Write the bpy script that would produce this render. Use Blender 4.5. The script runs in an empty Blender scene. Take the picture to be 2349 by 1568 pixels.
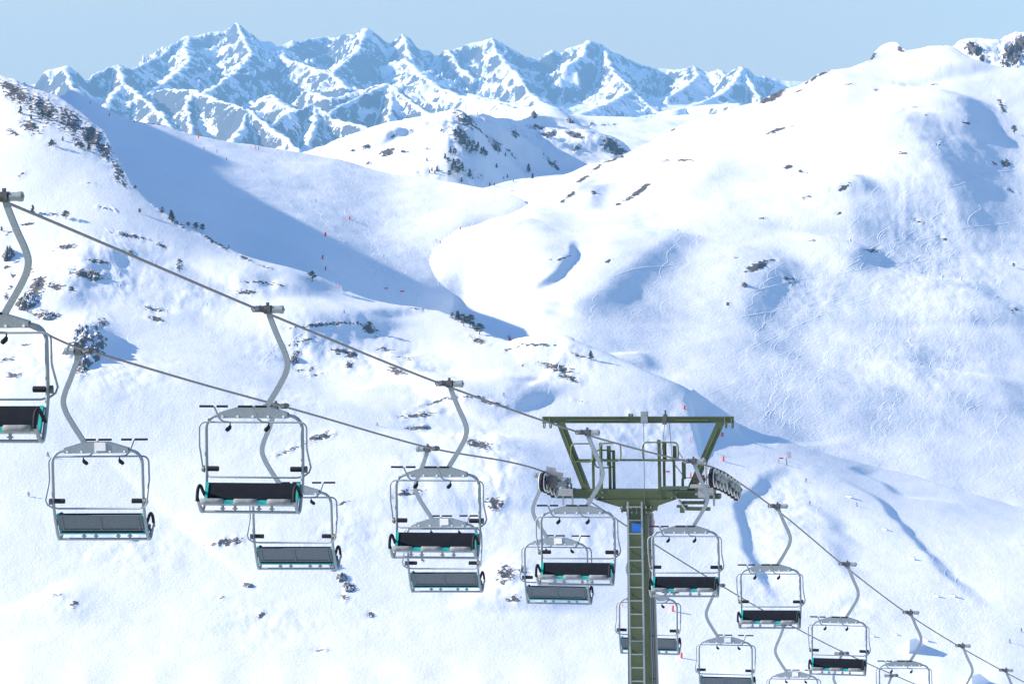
import bpy, math, random
import numpy as np
from mathutils import Vector, Matrix
from mathutils.bvhtree import BVHTree

R = math.radians
SC = bpy.context.scene
COL = SC.collection
random.seed(7)

# ------------------------------------------------------------------ camera
# All picture measurements below are in a 2349 x 1568 reading of the photograph.
W_PX, H_PX = 2349.0, 1568.0
LENS = 135.0
F = LENS / 36.0 * W_PX
HORIZON = 350.0
PITCH = math.atan((784.0 - HORIZON) / F)
ROLL = R(1.1)
fwd = np.array([0.0, math.cos(PITCH), -math.sin(PITCH)])
right0 = np.array([1.0, 0.0, 0.0])
up0 = np.cross(right0, fwd)
rgt = right0 * math.cos(ROLL) - up0 * math.sin(ROLL)
upv = up0 * math.cos(ROLL) + right0 * math.sin(ROLL)


def ray(px, py):
    px = np.asarray(px, float)[..., None]
    py = np.asarray(py, float)[..., None]
    return rgt * (px - W_PX / 2) / F + upv * (H_PX / 2 - py) / F + fwd


def unproj(px, py, depth):
    return ray(px, py) * np.asarray(depth, float)[..., None]


def proj(P):
    d = P @ fwd
    return W_PX / 2 + F * (P @ rgt) / d, H_PX / 2 - F * (P @ upv) / d, d


cam_d = bpy.data.cameras.new('camera')
cam = bpy.data.objects.new('camera', cam_d)
COL.objects.link(cam)
cam_d.sensor_width = 36.0
cam_d.sensor_fit = 'HORIZONTAL'
cam_d.lens = LENS
cam_d.clip_start = 1.0
cam_d.clip_end = 80000.0
cam.matrix_world = Matrix([[rgt[0], upv[0], -fwd[0], 0], [rgt[1], upv[1], -fwd[1], 0],
                           [rgt[2], upv[2], -fwd[2], 0], [0, 0, 0, 1]])
SC.camera = cam

# ------------------------------------------------------------------ light
SUN_EL = R(27.0)
SUN_AZ = R(8.0)      # the sun stands to the left, this far beyond the picture plane
sun_dir = Vector((-math.cos(SUN_EL) * math.cos(SUN_AZ), math.cos(SUN_EL) * math.sin(SUN_AZ), math.sin(SUN_EL)))
HORIZON_COL = (2.8, 2.6, 1.65)
world = bpy.data.worlds.new('World')
SC.world = world
world.use_nodes = True
nt = world.node_tree
sky = nt.nodes.new('ShaderNodeTexSky')
sky.sky_type = 'NISHITA'
sky.sun_disc = False
sky.sun_elevation = SUN_EL
sky.sun_rotation = math.atan2(sun_dir.x, sun_dir.y)
sky.altitude = 2300.0
sky.air_density = 1.0
sky.dust_density = 0.0
sky.ozone_density = 4.0
bg = nt.nodes['Background']
# clear blue overhead, paling into a milky band over the horizon
tc = nt.nodes.new('ShaderNodeTexCoord')
sx_ = nt.nodes.new('ShaderNodeSeparateXYZ')
nt.links.new(tc.outputs['Generated'], sx_.inputs[0])
band = nt.nodes.new('ShaderNodeMapRange')
band.interpolation_type = 'SMOOTHSTEP'
band.inputs[1].default_value = 0.03
band.inputs[2].default_value = 0.17
nt.links.new(sx_.outputs[2], band.inputs[0])
mixw = nt.nodes.new('ShaderNodeMix')
mixw.data_type = 'RGBA'
mixw.inputs[6].default_value = (*HORIZON_COL, 1)
nt.links.new(band.outputs[0], mixw.inputs[0])
nt.links.new(sky.outputs[0], mixw.inputs[7])
nt.links.new(mixw.outputs[2], bg.inputs[0])
bg.inputs[1].default_value = 0.12
sl = bpy.data.lights.new('sun', 'SUN')
sl.energy = 5.0
sl.angle = R(0.5)
sl.color = (1.0, 0.885, 0.75)
so = bpy.data.objects.new('sun', sl)
COL.objects.link(so)
so.rotation_euler = sun_dir.to_track_quat('Z', 'Y').to_euler()

SC.view_settings.view_transform = 'Standard'
SC.view_settings.look = 'None'
SC.view_settings.gamma = 1.0
SC.view_settings.use_curve_mapping = False
SC.view_settings.exposure = 1.2
SC.cycles.max_bounces = 6
SC.cycles.diffuse_bounces = 3
SC.cycles.glossy_bounces = 2
SC.cycles.volume_bounces = 0


# ------------------------------------------------------------------ materials
def mat(name, col, rough=0.6, metal=0.0, spec=0.5):
    m = bpy.data.materials.new(name)
    m.use_nodes = True
    b = m.node_tree.nodes['Principled BSDF']
    b.inputs['Base Color'].default_value = (*col, 1)
    b.inputs['Roughness'].default_value = rough
    b.inputs['Metallic'].default_value = metal
    b.inputs['Specular IOR Level'].default_value = spec
    return m


class NG:
    """small helper for wiring shader nodes"""
    def __init__(self, m):
        self.t = m.node_tree
        self.b = self.t.nodes['Principled BSDF']

    def n(self, kind, **kw):
        x = self.t.nodes.new(kind)
        for k, v in kw.items():
            setattr(x, k, v)
        return x

    def l(self, a, b):
        self.t.links.new(a, b)

    def math(self, op, a, b=None, clamp=False):
        x = self.n('ShaderNodeMath', operation=op, use_clamp=clamp)
        for i, v in enumerate((a, b)):
            if v is None:
                continue
            if isinstance(v, (int, float)):
                x.inputs[i].default_value = v
            else:
                self.l(v, x.inputs[i])
        return x.outputs[0]

    def noise(self, scale, detail=4.0, rough=0.55, vec=None, dist=0.0):
        x = self.n('ShaderNodeTexNoise')
        x.inputs['Scale'].default_value = scale
        x.inputs['Detail'].default_value = detail
        x.inputs['Roughness'].default_value = rough
        x.inputs['Distortion'].default_value = dist
        if vec is None:
            if not hasattr(self, 'co'):
                self.co = self.n('ShaderNodeTexCoord').outputs['Object']
            vec = self.co
        self.l(vec, x.inputs['Vector'])
        return x.outputs['Fac']

    def ramp(self, fac, stops, interp='LINEAR'):
        x = self.n('ShaderNodeValToRGB')
        x.color_ramp.interpolation = interp
        e = x.color_ramp.elements
        while len(e) < len(stops):
            e.new(0.5)
        for i, (p, c) in enumerate(stops):
            e[i].position = p
            e[i].color = (*c, 1) if not isinstance(c, (int, float)) else (c, c, c, 1)
        self.l(fac, x.inputs[0])
        return x.outputs[0]

    def mix(self, fac, a, b):
        x = self.n('ShaderNodeMix', data_type='RGBA')
        self.l(fac, x.inputs[0])
        for i, v in ((6, a), (7, b)):
            if isinstance(v, tuple):
                x.inputs[i].default_value = (*v, 1)
            else:
                self.l(v, x.inputs[i])
        return x.outputs[2]


def speckled(name, c0, c1, scale, rough=0.5, metal=0.0, bump=0.0, spec=0.5):
    m = mat(name, c0, rough, metal, spec)
    g = NG(m)
    f = g.noise(scale, 3.0, 0.6)
    g.l(g.ramp(f, [(0.3, c0), (0.7, c1)]), g.b.inputs['Base Color'])
    if bump:
        bm = g.n('ShaderNodeBump')
        bm.inputs['Strength'].default_value = bump
        bm.inputs['Distance'].default_value = 0.02
        g.l(f, bm.inputs['Height'])
        g.l(bm.outputs[0], g.b.inputs['Normal'])
    return m


def snow_material(name, rock_scale=0.12, bump_scale=0.25, bump_dist=0.3, slope_rock=None, rock_dark=(0.035, 0.032, 0.035), rock_light=(0.13, 0.12, 0.115), mask_gain=1.0):
    m = mat(name, (0.85, 0.865, 0.89), 0.55, 0.0, 0.25)
    g = NG(m)
    at = g.n('ShaderNodeAttribute', attribute_name='rock')
    w = at.outputs['Fac']
    n1 = g.noise(rock_scale, 7.0, 0.62, dist=0.4)
    if slope_rock is not None:
        geo = g.n('ShaderNodeNewGeometry')
        sep = g.n('ShaderNodeSeparateXYZ')
        g.l(geo.outputs['Normal'], sep.inputs[0])
        st = g.math('SUBTRACT', slope_rock, sep.outputs[2])
        w = g.math('ADD', g.math('MULTIPLY', st, 3.0), w)
        low = g.noise(0.0045, 3.0, 0.5)      # broad snowfields against bare walls
        w = g.math('ADD', w, g.math('MULTIPLY', g.math('SUBTRACT', low, 0.52), 2.2))
        w = g.math('MAXIMUM', w, 0.0)
    v = g.math('ADD', w, g.math('MULTIPLY', g.math('SUBTRACT', n1, 0.5), 2.2 * mask_gain))
    gate = g.math('GREATER_THAN', w, 0.06)
    mr = g.n('ShaderNodeMapRange', interpolation_type='SMOOTHSTEP')
    g.l(v, mr.inputs[0])
    mr.inputs[1].default_value = 0.50
    mr.inputs[2].default_value = 0.60
    fac = g.math('MULTIPLY', mr.outputs[0], gate)
    n2 = g.noise(rock_scale * 5.0, 5.0, 0.6)
    rock = g.ramp(n2, [(0.3, rock_dark), (0.7, rock_light)])
    nb = g.noise(0.02, 3.0, 0.5)
    snow = g.ramp(nb, [(0.3, (0.755, 0.79, 0.83)), (0.7, (0.785, 0.815, 0.85))])
    g.l(g.mix(fac, snow, rock), g.b.inputs['Base Color'])
    g.l(g.math('ADD', g.math('MULTIPLY', fac, 0.3), 0.55), g.b.inputs['Roughness'])
    hb = g.math('ADD', g.noise(bump_scale, 6.0, 0.62), g.math('MULTIPLY', fac, 0.8))
    bm = g.n('ShaderNodeBump')
    bm.inputs['Strength'].default_value = 0.32
    bm.inputs['Distance'].default_value = bump_dist
    g.l(hb, bm.inputs['Height'])
    g.l(bm.outputs[0], g.b.inputs['Normal'])
    return m


STEEL = speckled('galvanised_steel', (0.20, 0.245, 0.275), (0.275, 0.325, 0.355), 28.0, 0.55, 0.15)
STEEL_LIGHT = speckled('light_steel', (0.26, 0.28, 0.3), (0.36, 0.38, 0.4), 20.0, 0.5, 0.2)
STEEL_DARK = speckled('dark_steel', (0.06, 0.065, 0.07), (0.12, 0.125, 0.13), 20.0, 0.55, 0.2)
RUBBER = speckled('black_rubber', (0.010, 0.011, 0.014), (0.02, 0.02, 0.024), 14.0, 0.8, spec=0.2)
CUSHION = speckled('black_cushion', (0.008, 0.011, 0.018), (0.013, 0.017, 0.025), 6.0, 0.9, spec=0.12)
TEAL = speckled('teal_plastic', (0.0, 0.36, 0.33), (0.005, 0.42, 0.39), 8.0, 0.4)
FOAM = speckled('grey_foam', (0.15, 0.17, 0.18), (0.22, 0.245, 0.26), 9.0, 0.85, 0.0, 0.3)
PLATE = speckled('white_plate', (0.74, 0.74, 0.74), (0.8, 0.8, 0.8), 5.0, 0.5)
ROPE = speckled('steel_rope', (0.13, 0.125, 0.13), (0.24, 0.235, 0.235), 30.0, 0.6, 0.3)
OLIVE = speckled('olive_paint', (0.044, 0.067, 0.026), (0.063, 0.093, 0.037), 1.6, 0.5)
OLIVE_LIGHT = speckled('olive_paint_faded', (0.075, 0.11, 0.04), (0.1, 0.135, 0.055), 1.6, 0.5)
BACKSTEEL = speckled('dull_sheet_steel', (0.075, 0.10, 0.12), (0.11, 0.14, 0.16), 30.0, 0.6, 0.1)
RIM = speckled('pale_rim', (0.5, 0.51, 0.52), (0.6, 0.61, 0.62), 12.0, 0.5, 0.1)
BLUE = speckled('blue_sign', (0.0, 0.12, 0.5), (0.0, 0.14, 0.55), 3.0, 0.4)
RUST = speckled('rusty_pipe', (0.03, 0.010, 0.007), (0.06, 0.018, 0.010), 10.0, 0.6)
RED = speckled('red_padding', (0.72, 0.06, 0.03), (0.8, 0.09, 0.05), 2.0, 0.7)
RED_DARK = speckled('deep_red_padding', (0.55, 0.03, 0.03), (0.62, 0.05, 0.05), 2.0, 0.7)


# ------------------------------------------------------------------ object helpers
def tag(o, label=None, cat=None, group=None, kind=None):
    if label:
        o['label'] = label
    if cat:
        o['category'] = cat
    if group:
        o['group'] = group
    if kind:
        o['kind'] = kind
    return o


def empty(name, loc=(0, 0, 0), rz=0.0):
    o = bpy.data.objects.new(name, None)
    o.location = loc
    o.rotation_euler = (0, 0, rz)
    o.empty_display_size = 0.3
    COL.objects.link(o)
    return o


def copy_tree(o, parent=None):
    c = o.copy()
    COL.objects.link(c)
    if parent is not None:
        c.parent = parent
    for ch in list(o.children):
        copy_tree(ch, c)
    return c


class MB:
    """collects shapes and links them as one mesh object"""
    def __init__(self):
        self.v = []
        self.f = []
        self.mi = []
        self.sm = []

    def add(self, vs, fs, smooth=False, mi=0):
        o = len(self.v)
        self.v += [tuple(p) for p in vs]
        for q in fs:
            self.f.append(tuple(i + o for i in q))
            self.sm.append(smooth)
            self.mi.append(mi)
        return self

    def box(self, c, s, rot=None, mi=0):
        x, y, z = (k / 2 for k in s)
        vs = [Vector(p) for p in ((-x, -y, -z), (x, -y, -z), (x, y, -z), (-x, y, -z), (-x, -y, z), (x, -y, z), (x, y, z), (-x, y, z))]
        if rot is not None:
            vs = [rot @ p for p in vs]
        c = Vector(c)
        return self.add([p + c for p in vs], [(0, 3, 2, 1), (4, 5, 6, 7), (0, 1, 5, 4), (1, 2, 6, 5), (2, 3, 7, 6), (3, 0, 4, 7)], False, mi)

    def bar(self, a, b, w, h, up=(0, 0, 1), mi=0):
        a, b = Vector(a), Vector(b)
        d = (b - a)
        L = d.length
        d.normalize()
        u = Vector(up)
        s = d.cross(u)
        if s.length < 1e-4:
            s = d.cross(Vector((1, 0, 0)))
        s.normalize()
        u = s.cross(d)
        rot = Matrix((s, d, u)).transposed()
        return self.box((a + b) / 2, (w, L, h), rot, mi)

    def tube(self, pts, r, n=10, rx=None, caps=True, mi=0, smooth=True):
        pts = [Vector(p) for p in pts]
        rs = r if isinstance(r, (list, tuple)) else [r] * len(pts)
        N = len(pts)
        tang = []
        for i in range(N):
            t = pts[min(i + 1, N - 1)] - pts[max(i - 1, 0)]
            tang.append(t.normalized())
        ref = Vector((0, 0, 1)) if abs(tang[0].z) < 0.9 else Vector((0, 1, 0))
        u = (ref - tang[0] * ref.dot(tang[0])).normalized()
        vs = []
        for i in range(N):
            u = (u - tang[i] * u.dot(tang[i])).normalized()
            w = tang[i].cross(u)
            for k in range(n):
                a = 2 * math.pi * k / n
                vs.append(pts[i] + (u * math.cos(a) + w * math.sin(a)) * rs[i])
        fs = []
        for i in range(N - 1):
            for k in range(n):
                k2 = (k + 1) % n
                fs.append((i * n + k, i * n + k2, (i + 1) * n + k2, (i + 1) * n + k))
        self.add(vs, fs, smooth, mi)
        if caps:
            self.add(vs[:n], [tuple(range(n))[::-1]], False, mi)
            self.add(vs[-n:], [tuple(range(n))], False, mi)
        return self

    def flatbar(self, pts, w, t, up, mi=0):
        """rectangular bar swept along pts; width w along 'up' x tangent, thickness t along up"""
        pts = [Vector(p) for p in pts]
        up = Vector(up)
        N = len(pts)
        vs = []
        for i in range(N):
            d = (pts[min(i + 1, N - 1)] - pts[max(i - 1, 0)]).normalized()
            s = d.cross(up).normalized()
            for a, b in ((-1, -1), (1, -1), (1, 1), (-1, 1)):
                vs.append(pts[i] + s * (w / 2 * a) + up * (t / 2 * b))
        fs = [(3, 2, 1, 0), tuple((N - 1) * 4 + k for k in range(4))]
        for i in range(N - 1):
            for k in range(4):
                k2 = (k + 1) % 4
                fs.append((i * 4 + k, i * 4 + k2, (i + 1) * 4 + k2, (i + 1) * 4 + k))
        return self.add(vs, fs, False, mi)

    def prism(self, poly, axis, a, b, mi=0):
        """poly: 2D points; extruded along axis from a to b"""
        n = len(poly)
        def P(p, t):
            if axis == 0:
                return (t, p[0], p[1])
            if axis == 1:
                return (p[0], t, p[1])
            return (p[0], p[1], t)
        vs = [P(p, a) for p in poly] + [P(p, b) for p in poly]
        fs = [tuple(range(n)), tuple(range(2 * n - 1, n - 1, -1))]
        for i in range(n):
            j = (i + 1) % n
            fs.append((i, i + n, j + n, j))
        return self.add(vs, fs, False, mi)

    def build(self, name, material, parent=None, bevel=0.0):
        me = bpy.data.meshes.new(name)
        me.from_pydata(self.v, [], self.f)
        ms = material if isinstance(material, (list, tuple)) else [material]
        for m in ms:
            me.materials.append(m)
        me.polygons.foreach_set('use_smooth', self.sm)
        me.polygons.foreach_set('material_index', self.mi)
        me.update()
        # consistent normals
        import bmesh
        bm = bmesh.new()
        bm.from_mesh(me)
        bmesh.ops.recalc_face_normals(bm, faces=bm.faces)
        bm.to_mesh(me)
        bm.free()
        o = bpy.data.objects.new(name, me)
        COL.objects.link(o)
        if parent is not None:
            o.parent = parent
        return o


def arc(c, r, a0, a1, n, plane='xz', off=0.0):
    out = []
    for i in range(n + 1):
        a = a0 + (a1 - a0) * i / n
        u, v = c[0] + r * math.cos(a), c[1] + r * math.sin(a)
        out.append((u, off, v) if plane == 'xz' else ((off, u, v) if plane == 'yz' else (u, v, off)))
    return out


def smooth_path(pts, n=6):
    """Catmull-Rom through pts"""
    P = [Vector(p) for p in pts]
    P = [2 * P[0] - P[1]] + P + [2 * P[-1] - P[-2]]
    out = []
    for i in range(1, len(P) - 2):
        for k in range(n):
            t = k / n
            a, b, c, d = P[i - 1], P[i], P[i + 1], P[i + 2]
            out.append(0.5 * ((2 * b) + (c - a) * t + (2 * a - 5 * b + 4 * c - d) * t * t + (3 * b - a - 3 * c + d) * t ** 3))
    out.append(P[-2])
    return out


# ------------------------------------------------------------------ numpy noise
_rng = np.random.default_rng(11)
_perm = _rng.permutation(4096)
_ang = _rng.random(4096) * 2 * np.pi


def perlin(x, y, seed=0):
    xi = np.floor(x).astype(np.int64)
    yi = np.floor(y).astype(np.int64)
    xf, yf = x - xi, y - yi

    def gr(ix, iy, fx, fy):
        h = _perm[(_perm[(ix + seed * 131) & 4095] + iy) & 4095]
        a = _ang[h]
        return np.cos(a) * fx + np.sin(a) * fy
    u = xf ** 3 * (xf * (xf * 6 - 15) + 10)
    v = yf ** 3 * (yf * (yf * 6 - 15) + 10)
    a = gr(xi, yi, xf, yf)
    b = gr(xi + 1, yi, xf - 1, yf)
    c = gr(xi, yi + 1, xf, yf - 1)
    d = gr(xi + 1, yi + 1, xf - 1, yf - 1)
    return (a + u * (b - a)) * (1 - v) + (c + u * (d - c)) * v


def fbm(x, y, octaves=4, seed=0, gain=0.5, lac=2.03):
    s = np.zeros_like(x)
    a = 1.0
    f = 1.0
    for k in range(octaves):
        s += a * perlin(x * f, y * f, seed + k)
        a *= gain
        f *= lac
    return s


def ridged(x, y, octaves=5, seed=0, gain=0.5):
    s = np.zeros_like(x)
    a = 1.0
    f = 1.0
    w = 1.0
    for k in range(octaves):
        r = (1 - np.abs(perlin(x * f, y * f, seed + k)) * 1.9)
        r = np.clip(r, 0, 1) ** 2 * w
        s += a * r
        w = np.clip(r * 1.6, 0, 1)
        a *= gain
        f *= 2.07
    return s


def sstep(a, b, x):
    t = np.clip((x - a) / (b - a), 0, 1)
    return t * t * (3 - 2 * t)


class TPS:
    """thin plate spline of log depth over the picture"""
    def __init__(self, pts, smooth=1e-4):
        p = np.array(pts, float)
        self.c = p[:, :2] / 1000.0
        n = len(p)
        K = self.k(self.c, self.c) + np.eye(n) * smooth
        Pm = np.hstack([np.ones((n, 1)), self.c])
        A = np.zeros((n + 3, n + 3))
        A[:n, :n] = K
        A[:n, n:] = Pm
        A[n:, :n] = Pm.T
        self.w = np.linalg.solve(A, np.concatenate([np.log(p[:, 2]), np.zeros(3)]))

    @staticmethod
    def k(a, b):
        d = np.sqrt(((a[:, None, :] - b[None, :, :]) ** 2).sum(-1)) + 1e-9
        return d * d * np.log(d)

    def __call__(self, px, py):
        q = np.stack([np.ravel(px), np.ravel(py)], -1) / 1000.0
        out = np.empty(len(q))
        for i in range(0, len(q), 20000):
            s = q[i:i + 20000]
            out[i:i + 20000] = self.k(s, self.c) @ self.w[:-3] + self.w[-3] + s @ self.w[-2:]
        return np.exp(out).reshape(np.shape(px))


def seg_dist(X, Y, P):
    """signed distance (positive to the picture's right) and run (0..1) along polyline P, in plan"""
    best = np.full(X.shape, 1e9)
    sgn = np.zeros_like(X)
    run = np.zeros_like(X)
    L = [0.0]
    for a, b in zip(P[:-1], P[1:]):
        L.append(L[-1] + math.hypot(b[0] - a[0], b[1] - a[1]))
    for i, (a, b) in enumerate(zip(P[:-1], P[1:])):
        dx, dy = b[0] - a[0], b[1] - a[1]
        l2 = dx * dx + dy * dy + 1e-9
        t = np.clip(((X - a[0]) * dx + (Y - a[1]) * dy) / l2, 0, 1)
        ex, ey = X - a[0] - t * dx, Y - a[1] - t * dy
        d = np.hypot(ex, ey)
        nx, ny = -dy, dx
        if nx < 0:
            nx, ny = -nx, -ny
        s = np.sign(ex * nx + ey * ny)
        m = d < best
        best = np.where(m, d, best)
        sgn = np.where(m, s, sgn)
        run = np.where(m, (L[i] + t * math.sqrt(l2)) / L[-1], run)
    return best * sgn, run


def grid_object(name, V, nc, nr, material, rock=None):
    me = bpy.data.meshes.new(name)
    n = nc * nr
    me.vertices.add(n)
    me.vertices.foreach_set('co', V.reshape(-1).astype(np.float32))
    i, j = np.meshgrid(np.arange(nr - 1), np.arange(nc - 1), indexing='ij')
    a = (i * nc + j).ravel()
    q = np.stack([a, a + 1, a + nc + 1, a + nc], -1).astype(np.int32)
    # rows run from the crest towards the viewer: flip so normals look up
    q = q[:, ::-1]
    nf = len(q)
    me.loops.add(nf * 4)
    me.loops.foreach_set('vertex_index', q.ravel())
    me.polygons.add(nf)
    me.polygons.foreach_set('loop_start', np.arange(0, nf * 4, 4, dtype=np.int32))
    me.polygons.foreach_set('use_smooth', np.ones(nf, bool))
    me.materials.append(material)
    me.update(calc_edges=True)
    if rock is not None:
        at = me.attributes.new('rock', 'FLOAT', 'POINT')
        at.data.foreach_set('value', rock.ravel().astype(np.float32))
    o = bpy.data.objects.new(name, me)
    COL.objects.link(o)
    return o, q


GROUNDS = []


def make_layer(name, label, crest, bottom, ctrl, x0, x1, dx, nr, material, ridges=(), drops=(), humps=(), noise=((60, 2.0), (16, 0.5), (5, 0.15)),
               rocks=(), rock_rough=1.2, back=(4, 12, 26, 50, 90, 150, 240), back_drop=0.22, seed=3, vpow=1.0, extra=None, stiff=5e-3, rscale=1.0, patches=(), crest_rough=0.0, hard=True, skyrows=None):
    depth = TPS(ctrl, stiff)
    px = np.arange(x0, x1 + dx, dx)
    nc = len(px)
    cr = np.array(sorted(crest), float)
    bo = np.array(sorted(bottom), float)
    yc = np.interp(px, cr[:, 0], cr[:, 1])
    if crest_rough:
        yc = yc + crest_rough * fbm(px / 45.0, px * 0 + seed, 4, seed)
    yb = np.interp(px, bo[:, 0], bo[:, 1])
    v = np.linspace(0, 1, nr) ** vpow
    PX = np.repeat(px[None, :], nr, 0)
    PY = yc[None, :] + (yb - yc)[None, :] * v[:, None]
    D = depth(PX, PY)
    P = unproj(PX, PY, D)
    X, Y, Z = P[..., 0].copy(), P[..., 1].copy(), P[..., 2].copy()
    dz = np.zeros_like(Z)

    def w2(pts):
        a = np.array(pts, float)
        q = unproj(a[:, 0], a[:, 1], depth(a[:, 0], a[:, 1]))
        return [(k[0], k[1]) for k in q]
    for pts, h, wl, wr in ridges:
        d, run = seg_dist(X, Y, w2(pts))
        tp = np.clip(np.minimum(run, 1 - run) * 4, 0, 1)
        tp = np.sqrt(tp) if h > 0 else tp
        dz += rscale * h * tp * np.where(d < 0, np.exp(-(d / wl) ** 2), np.exp(-(d / wr) ** 2))
    for _ in range(5):      # soften the creases where polylines bend
        dz[1:-1, 1:-1] = (dz[1:-1, 1:-1] * 2 + dz[:-2, 1:-1] + dz[2:, 1:-1] + dz[1:-1, :-2] + dz[1:-1, 2:]) / 6
    for pts, h, w1, wfar in drops:
        d, run = seg_dist(X, Y, w2(pts))
        wob = fbm(X / 30.0, Y / 30.0, 2, 77) * w1 * 0.5
        tp = np.clip(np.minimum(run, 1 - run) * 5, 0, 1)
        dz -= h * tp * sstep(0, w1, d + wob) * np.exp(-(np.clip(d, 0, None) / wfar) ** 2)
    for hx, hy, rx, ry, h in humps:
        (cx, cy), = w2([(hx, hy)])
        dz += h * np.exp(-((X - cx) / rx) ** 2 - ((Y - cy) / ry) ** 2)
    for wl, amp in noise:
        dz += amp * fbm(X / wl, Y / wl, 3, seed + int(wl))
    if patches:
        fine = fbm(X / 11.0, Y / 16.0, 4, seed + 7, 0.6)
        wt = np.zeros_like(Z)
        for qx_, qy_, ax, ay, amp in patches:
            wt = np.maximum(wt, amp * np.exp(-((PX - qx_) / ax) ** 2 - ((PY - qy_) / ay) ** 2))
        dz += wt * fine
    Z2 = Z + dz
    P2 = np.stack([X, Y, Z2], -1)
    qx, qy, _ = proj(P2)
    rock = np.zeros_like(Z)
    for (rx_, ry_, ax, ay, ang, st) in rocks:
        ca, sa = math.cos(R(ang)), math.sin(R(ang))
        ex, ey = qx - rx_, qy - ry_
        u = (ex * ca + ey * sa) / ax
        w = (-ex * sa + ey * ca) / ay
        rock = np.maximum(rock, st * np.exp(-(u * u + w * w)))
    if rock_rough and len(rocks):
        n = ridged(X / 7.0, Y / 9.0, 4, seed + 50) - 0.6
        P2[..., 2] += rock * n * rock_rough
    if extra is not None:
        P2, rock = extra(P2, rock, qx, qy)
    # the far side of the crest falls away out of sight
    top = P2[0]
    rows = []
    hdir = top[:, :2] / np.linalg.norm(top[:, :2], axis=1, keepdims=True)
    sl = top[:, 2] / np.linalg.norm(top[:, :2], axis=1)
    for s in back:
        q = top.copy()
        q[:, :2] += hdir * s
        q[:, 2] += sl * s - s * back_drop * (1 - math.exp(-s / 30.0)) - 0.02 * s
        rows.append(q)
    rows = rows[::-1]
    Vv = np.concatenate([np.array(rows), P2], 0)
    rk = np.concatenate([np.repeat(rock[:1], len(rows), 0), rock], 0)
    o, q = grid_object(name, Vv, nc, len(Vv), material, rk)
    tag(o, label, 'terrain', kind='structure')
    GROUNDS.append((o, Vv.reshape(-1, 3), q))
    return o


def finish_grounds():
    out = []
    for o, V, q in GROUNDS:
        out.append(BVHTree.FromPolygons(V.tolist(), q.tolist(), all_triangles=False))
    return out


def on_ground(px, py, trees=None):
    """where the sight line through a picture point first meets the ground"""
    d = Vector(ray(px, py)).normalized()
    best = None
    for t in (trees or BVH):
        h = t.ray_cast(Vector((0, 0, 0)), d, 60000)
        if h[0] is not None and (best is None or h[3] < best[1]):
            best = (h[0], h[3], h[1])
    return best


# ------------------------------------------------------------------ terrain
SNOW_NEAR = snow_material('snow_near', 0.5, 0.8, 0.6)
SNOW_FAR = snow_material('snow_far', 0.30, 0.55, 0.8)
SNOW_HILL = snow_material('snow_hill', 0.2, 0.3, 0.6)
SNOW_MOUNTAIN = snow_material('snow_mountain', 0.085, 0.05, 3.0, slope_rock=0.87, rock_dark=(0.018, 0.022, 0.032), rock_light=(0.07, 0.077, 0.09))

A_crest = [(-1000, -300), (-600, -190), (-300, 10), (-120, 110), (-50, 147), (0, 172), (35, 182), (60, 196), (130, 218), (165, 240), (200, 268), (240, 300), (270, 360), (300, 418), (350, 468), (400, 503), (450, 530),
           (500, 558), (560, 590), (640, 618), (720, 640), (790, 665), (850, 692), (900, 702), (950, 706), (1000, 711), (1040, 724), (1100, 755), (1160, 780), (1230, 793), (1300, 805),
           (1350, 820), (1420, 855), (1500, 890), (1560, 910), (1620, 930), (1700, 962), (1760, 990), (1830, 1020), (1890, 1040), (1990, 1065), (2100, 1090), (2200, 1125), (2349, 1165), (2700, 1240)]
A_bottom = [(-1000, 2350), (3000, 2350)]
A_ctrl = [(-1000, 500, 1980), (-1000, 1000, 1700), (-1000, 1568, 1450), (-1000, -300, 2330), (-600, -190, 2300), (-300, 10, 2230), (-120, 110, 2150), (0, 172, 2080), (130, 218, 2070), (240, 300, 2040), (300, 420, 1990), (450, 530, 1960), (560, 590, 1950), (720, 640, 1940), (850, 692, 1935), (1000, 711, 1930),
          (1230, 793, 1880), (1500, 890, 1850), (1620, 930, 1840), (1830, 1020, 1830), (1990, 1065, 1850), (2349, 1165, 1840), (2700, 1240, 1850),
          (-600, 300, 2090), (-600, 500, 1970), (0, 300, 2030), (150, 420, 1985), (0, 500, 1945), (300, 520, 1945), (-600, 750, 1820), (0, 750, 1815), (400, 750, 1840), (800, 780, 1860)]
A_rows = [(1000, [(-1000, 1670), (0, 1690), (500, 1720), (1000, 1740), (1400, 1775)]), (1100, [(1500, 1745), (1750, 1770)]), (1200, [(2000, 1725), (2200, 1755)]),
          (1300, [(-1000, 1570), (0, 1585), (600, 1600), (1200, 1620), (1700, 1648), (2000, 1665), (2349, 1690), (2700, 1710)]),
          (1568, [(-1000, 1440), (0, 1460), (600, 1475), (1200, 1495), (1800, 1520), (2349, 1545), (2700, 1560)]),
          (1700, [(-1000, 1330), (2700, 1430)]), (1850, [(-1000, 1000), (2700, 1050)]), (2000, [(-1000, 450), (2700, 500)]), (2180, [(-1000, 110), (600, 120), (2700, 170)]), (2350, [(-1000, 50), (600, 55), (2700, 80)])]
for _y, _r in A_rows:
    _a = np.array(_r, float)
    for _x in np.arange(_a[0, 0], _a[-1, 0] + 1, 150):
        A_ctrl.append((_x, _y, float(np.interp(_x, _a[:, 0], _a[:, 1]))))
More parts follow.
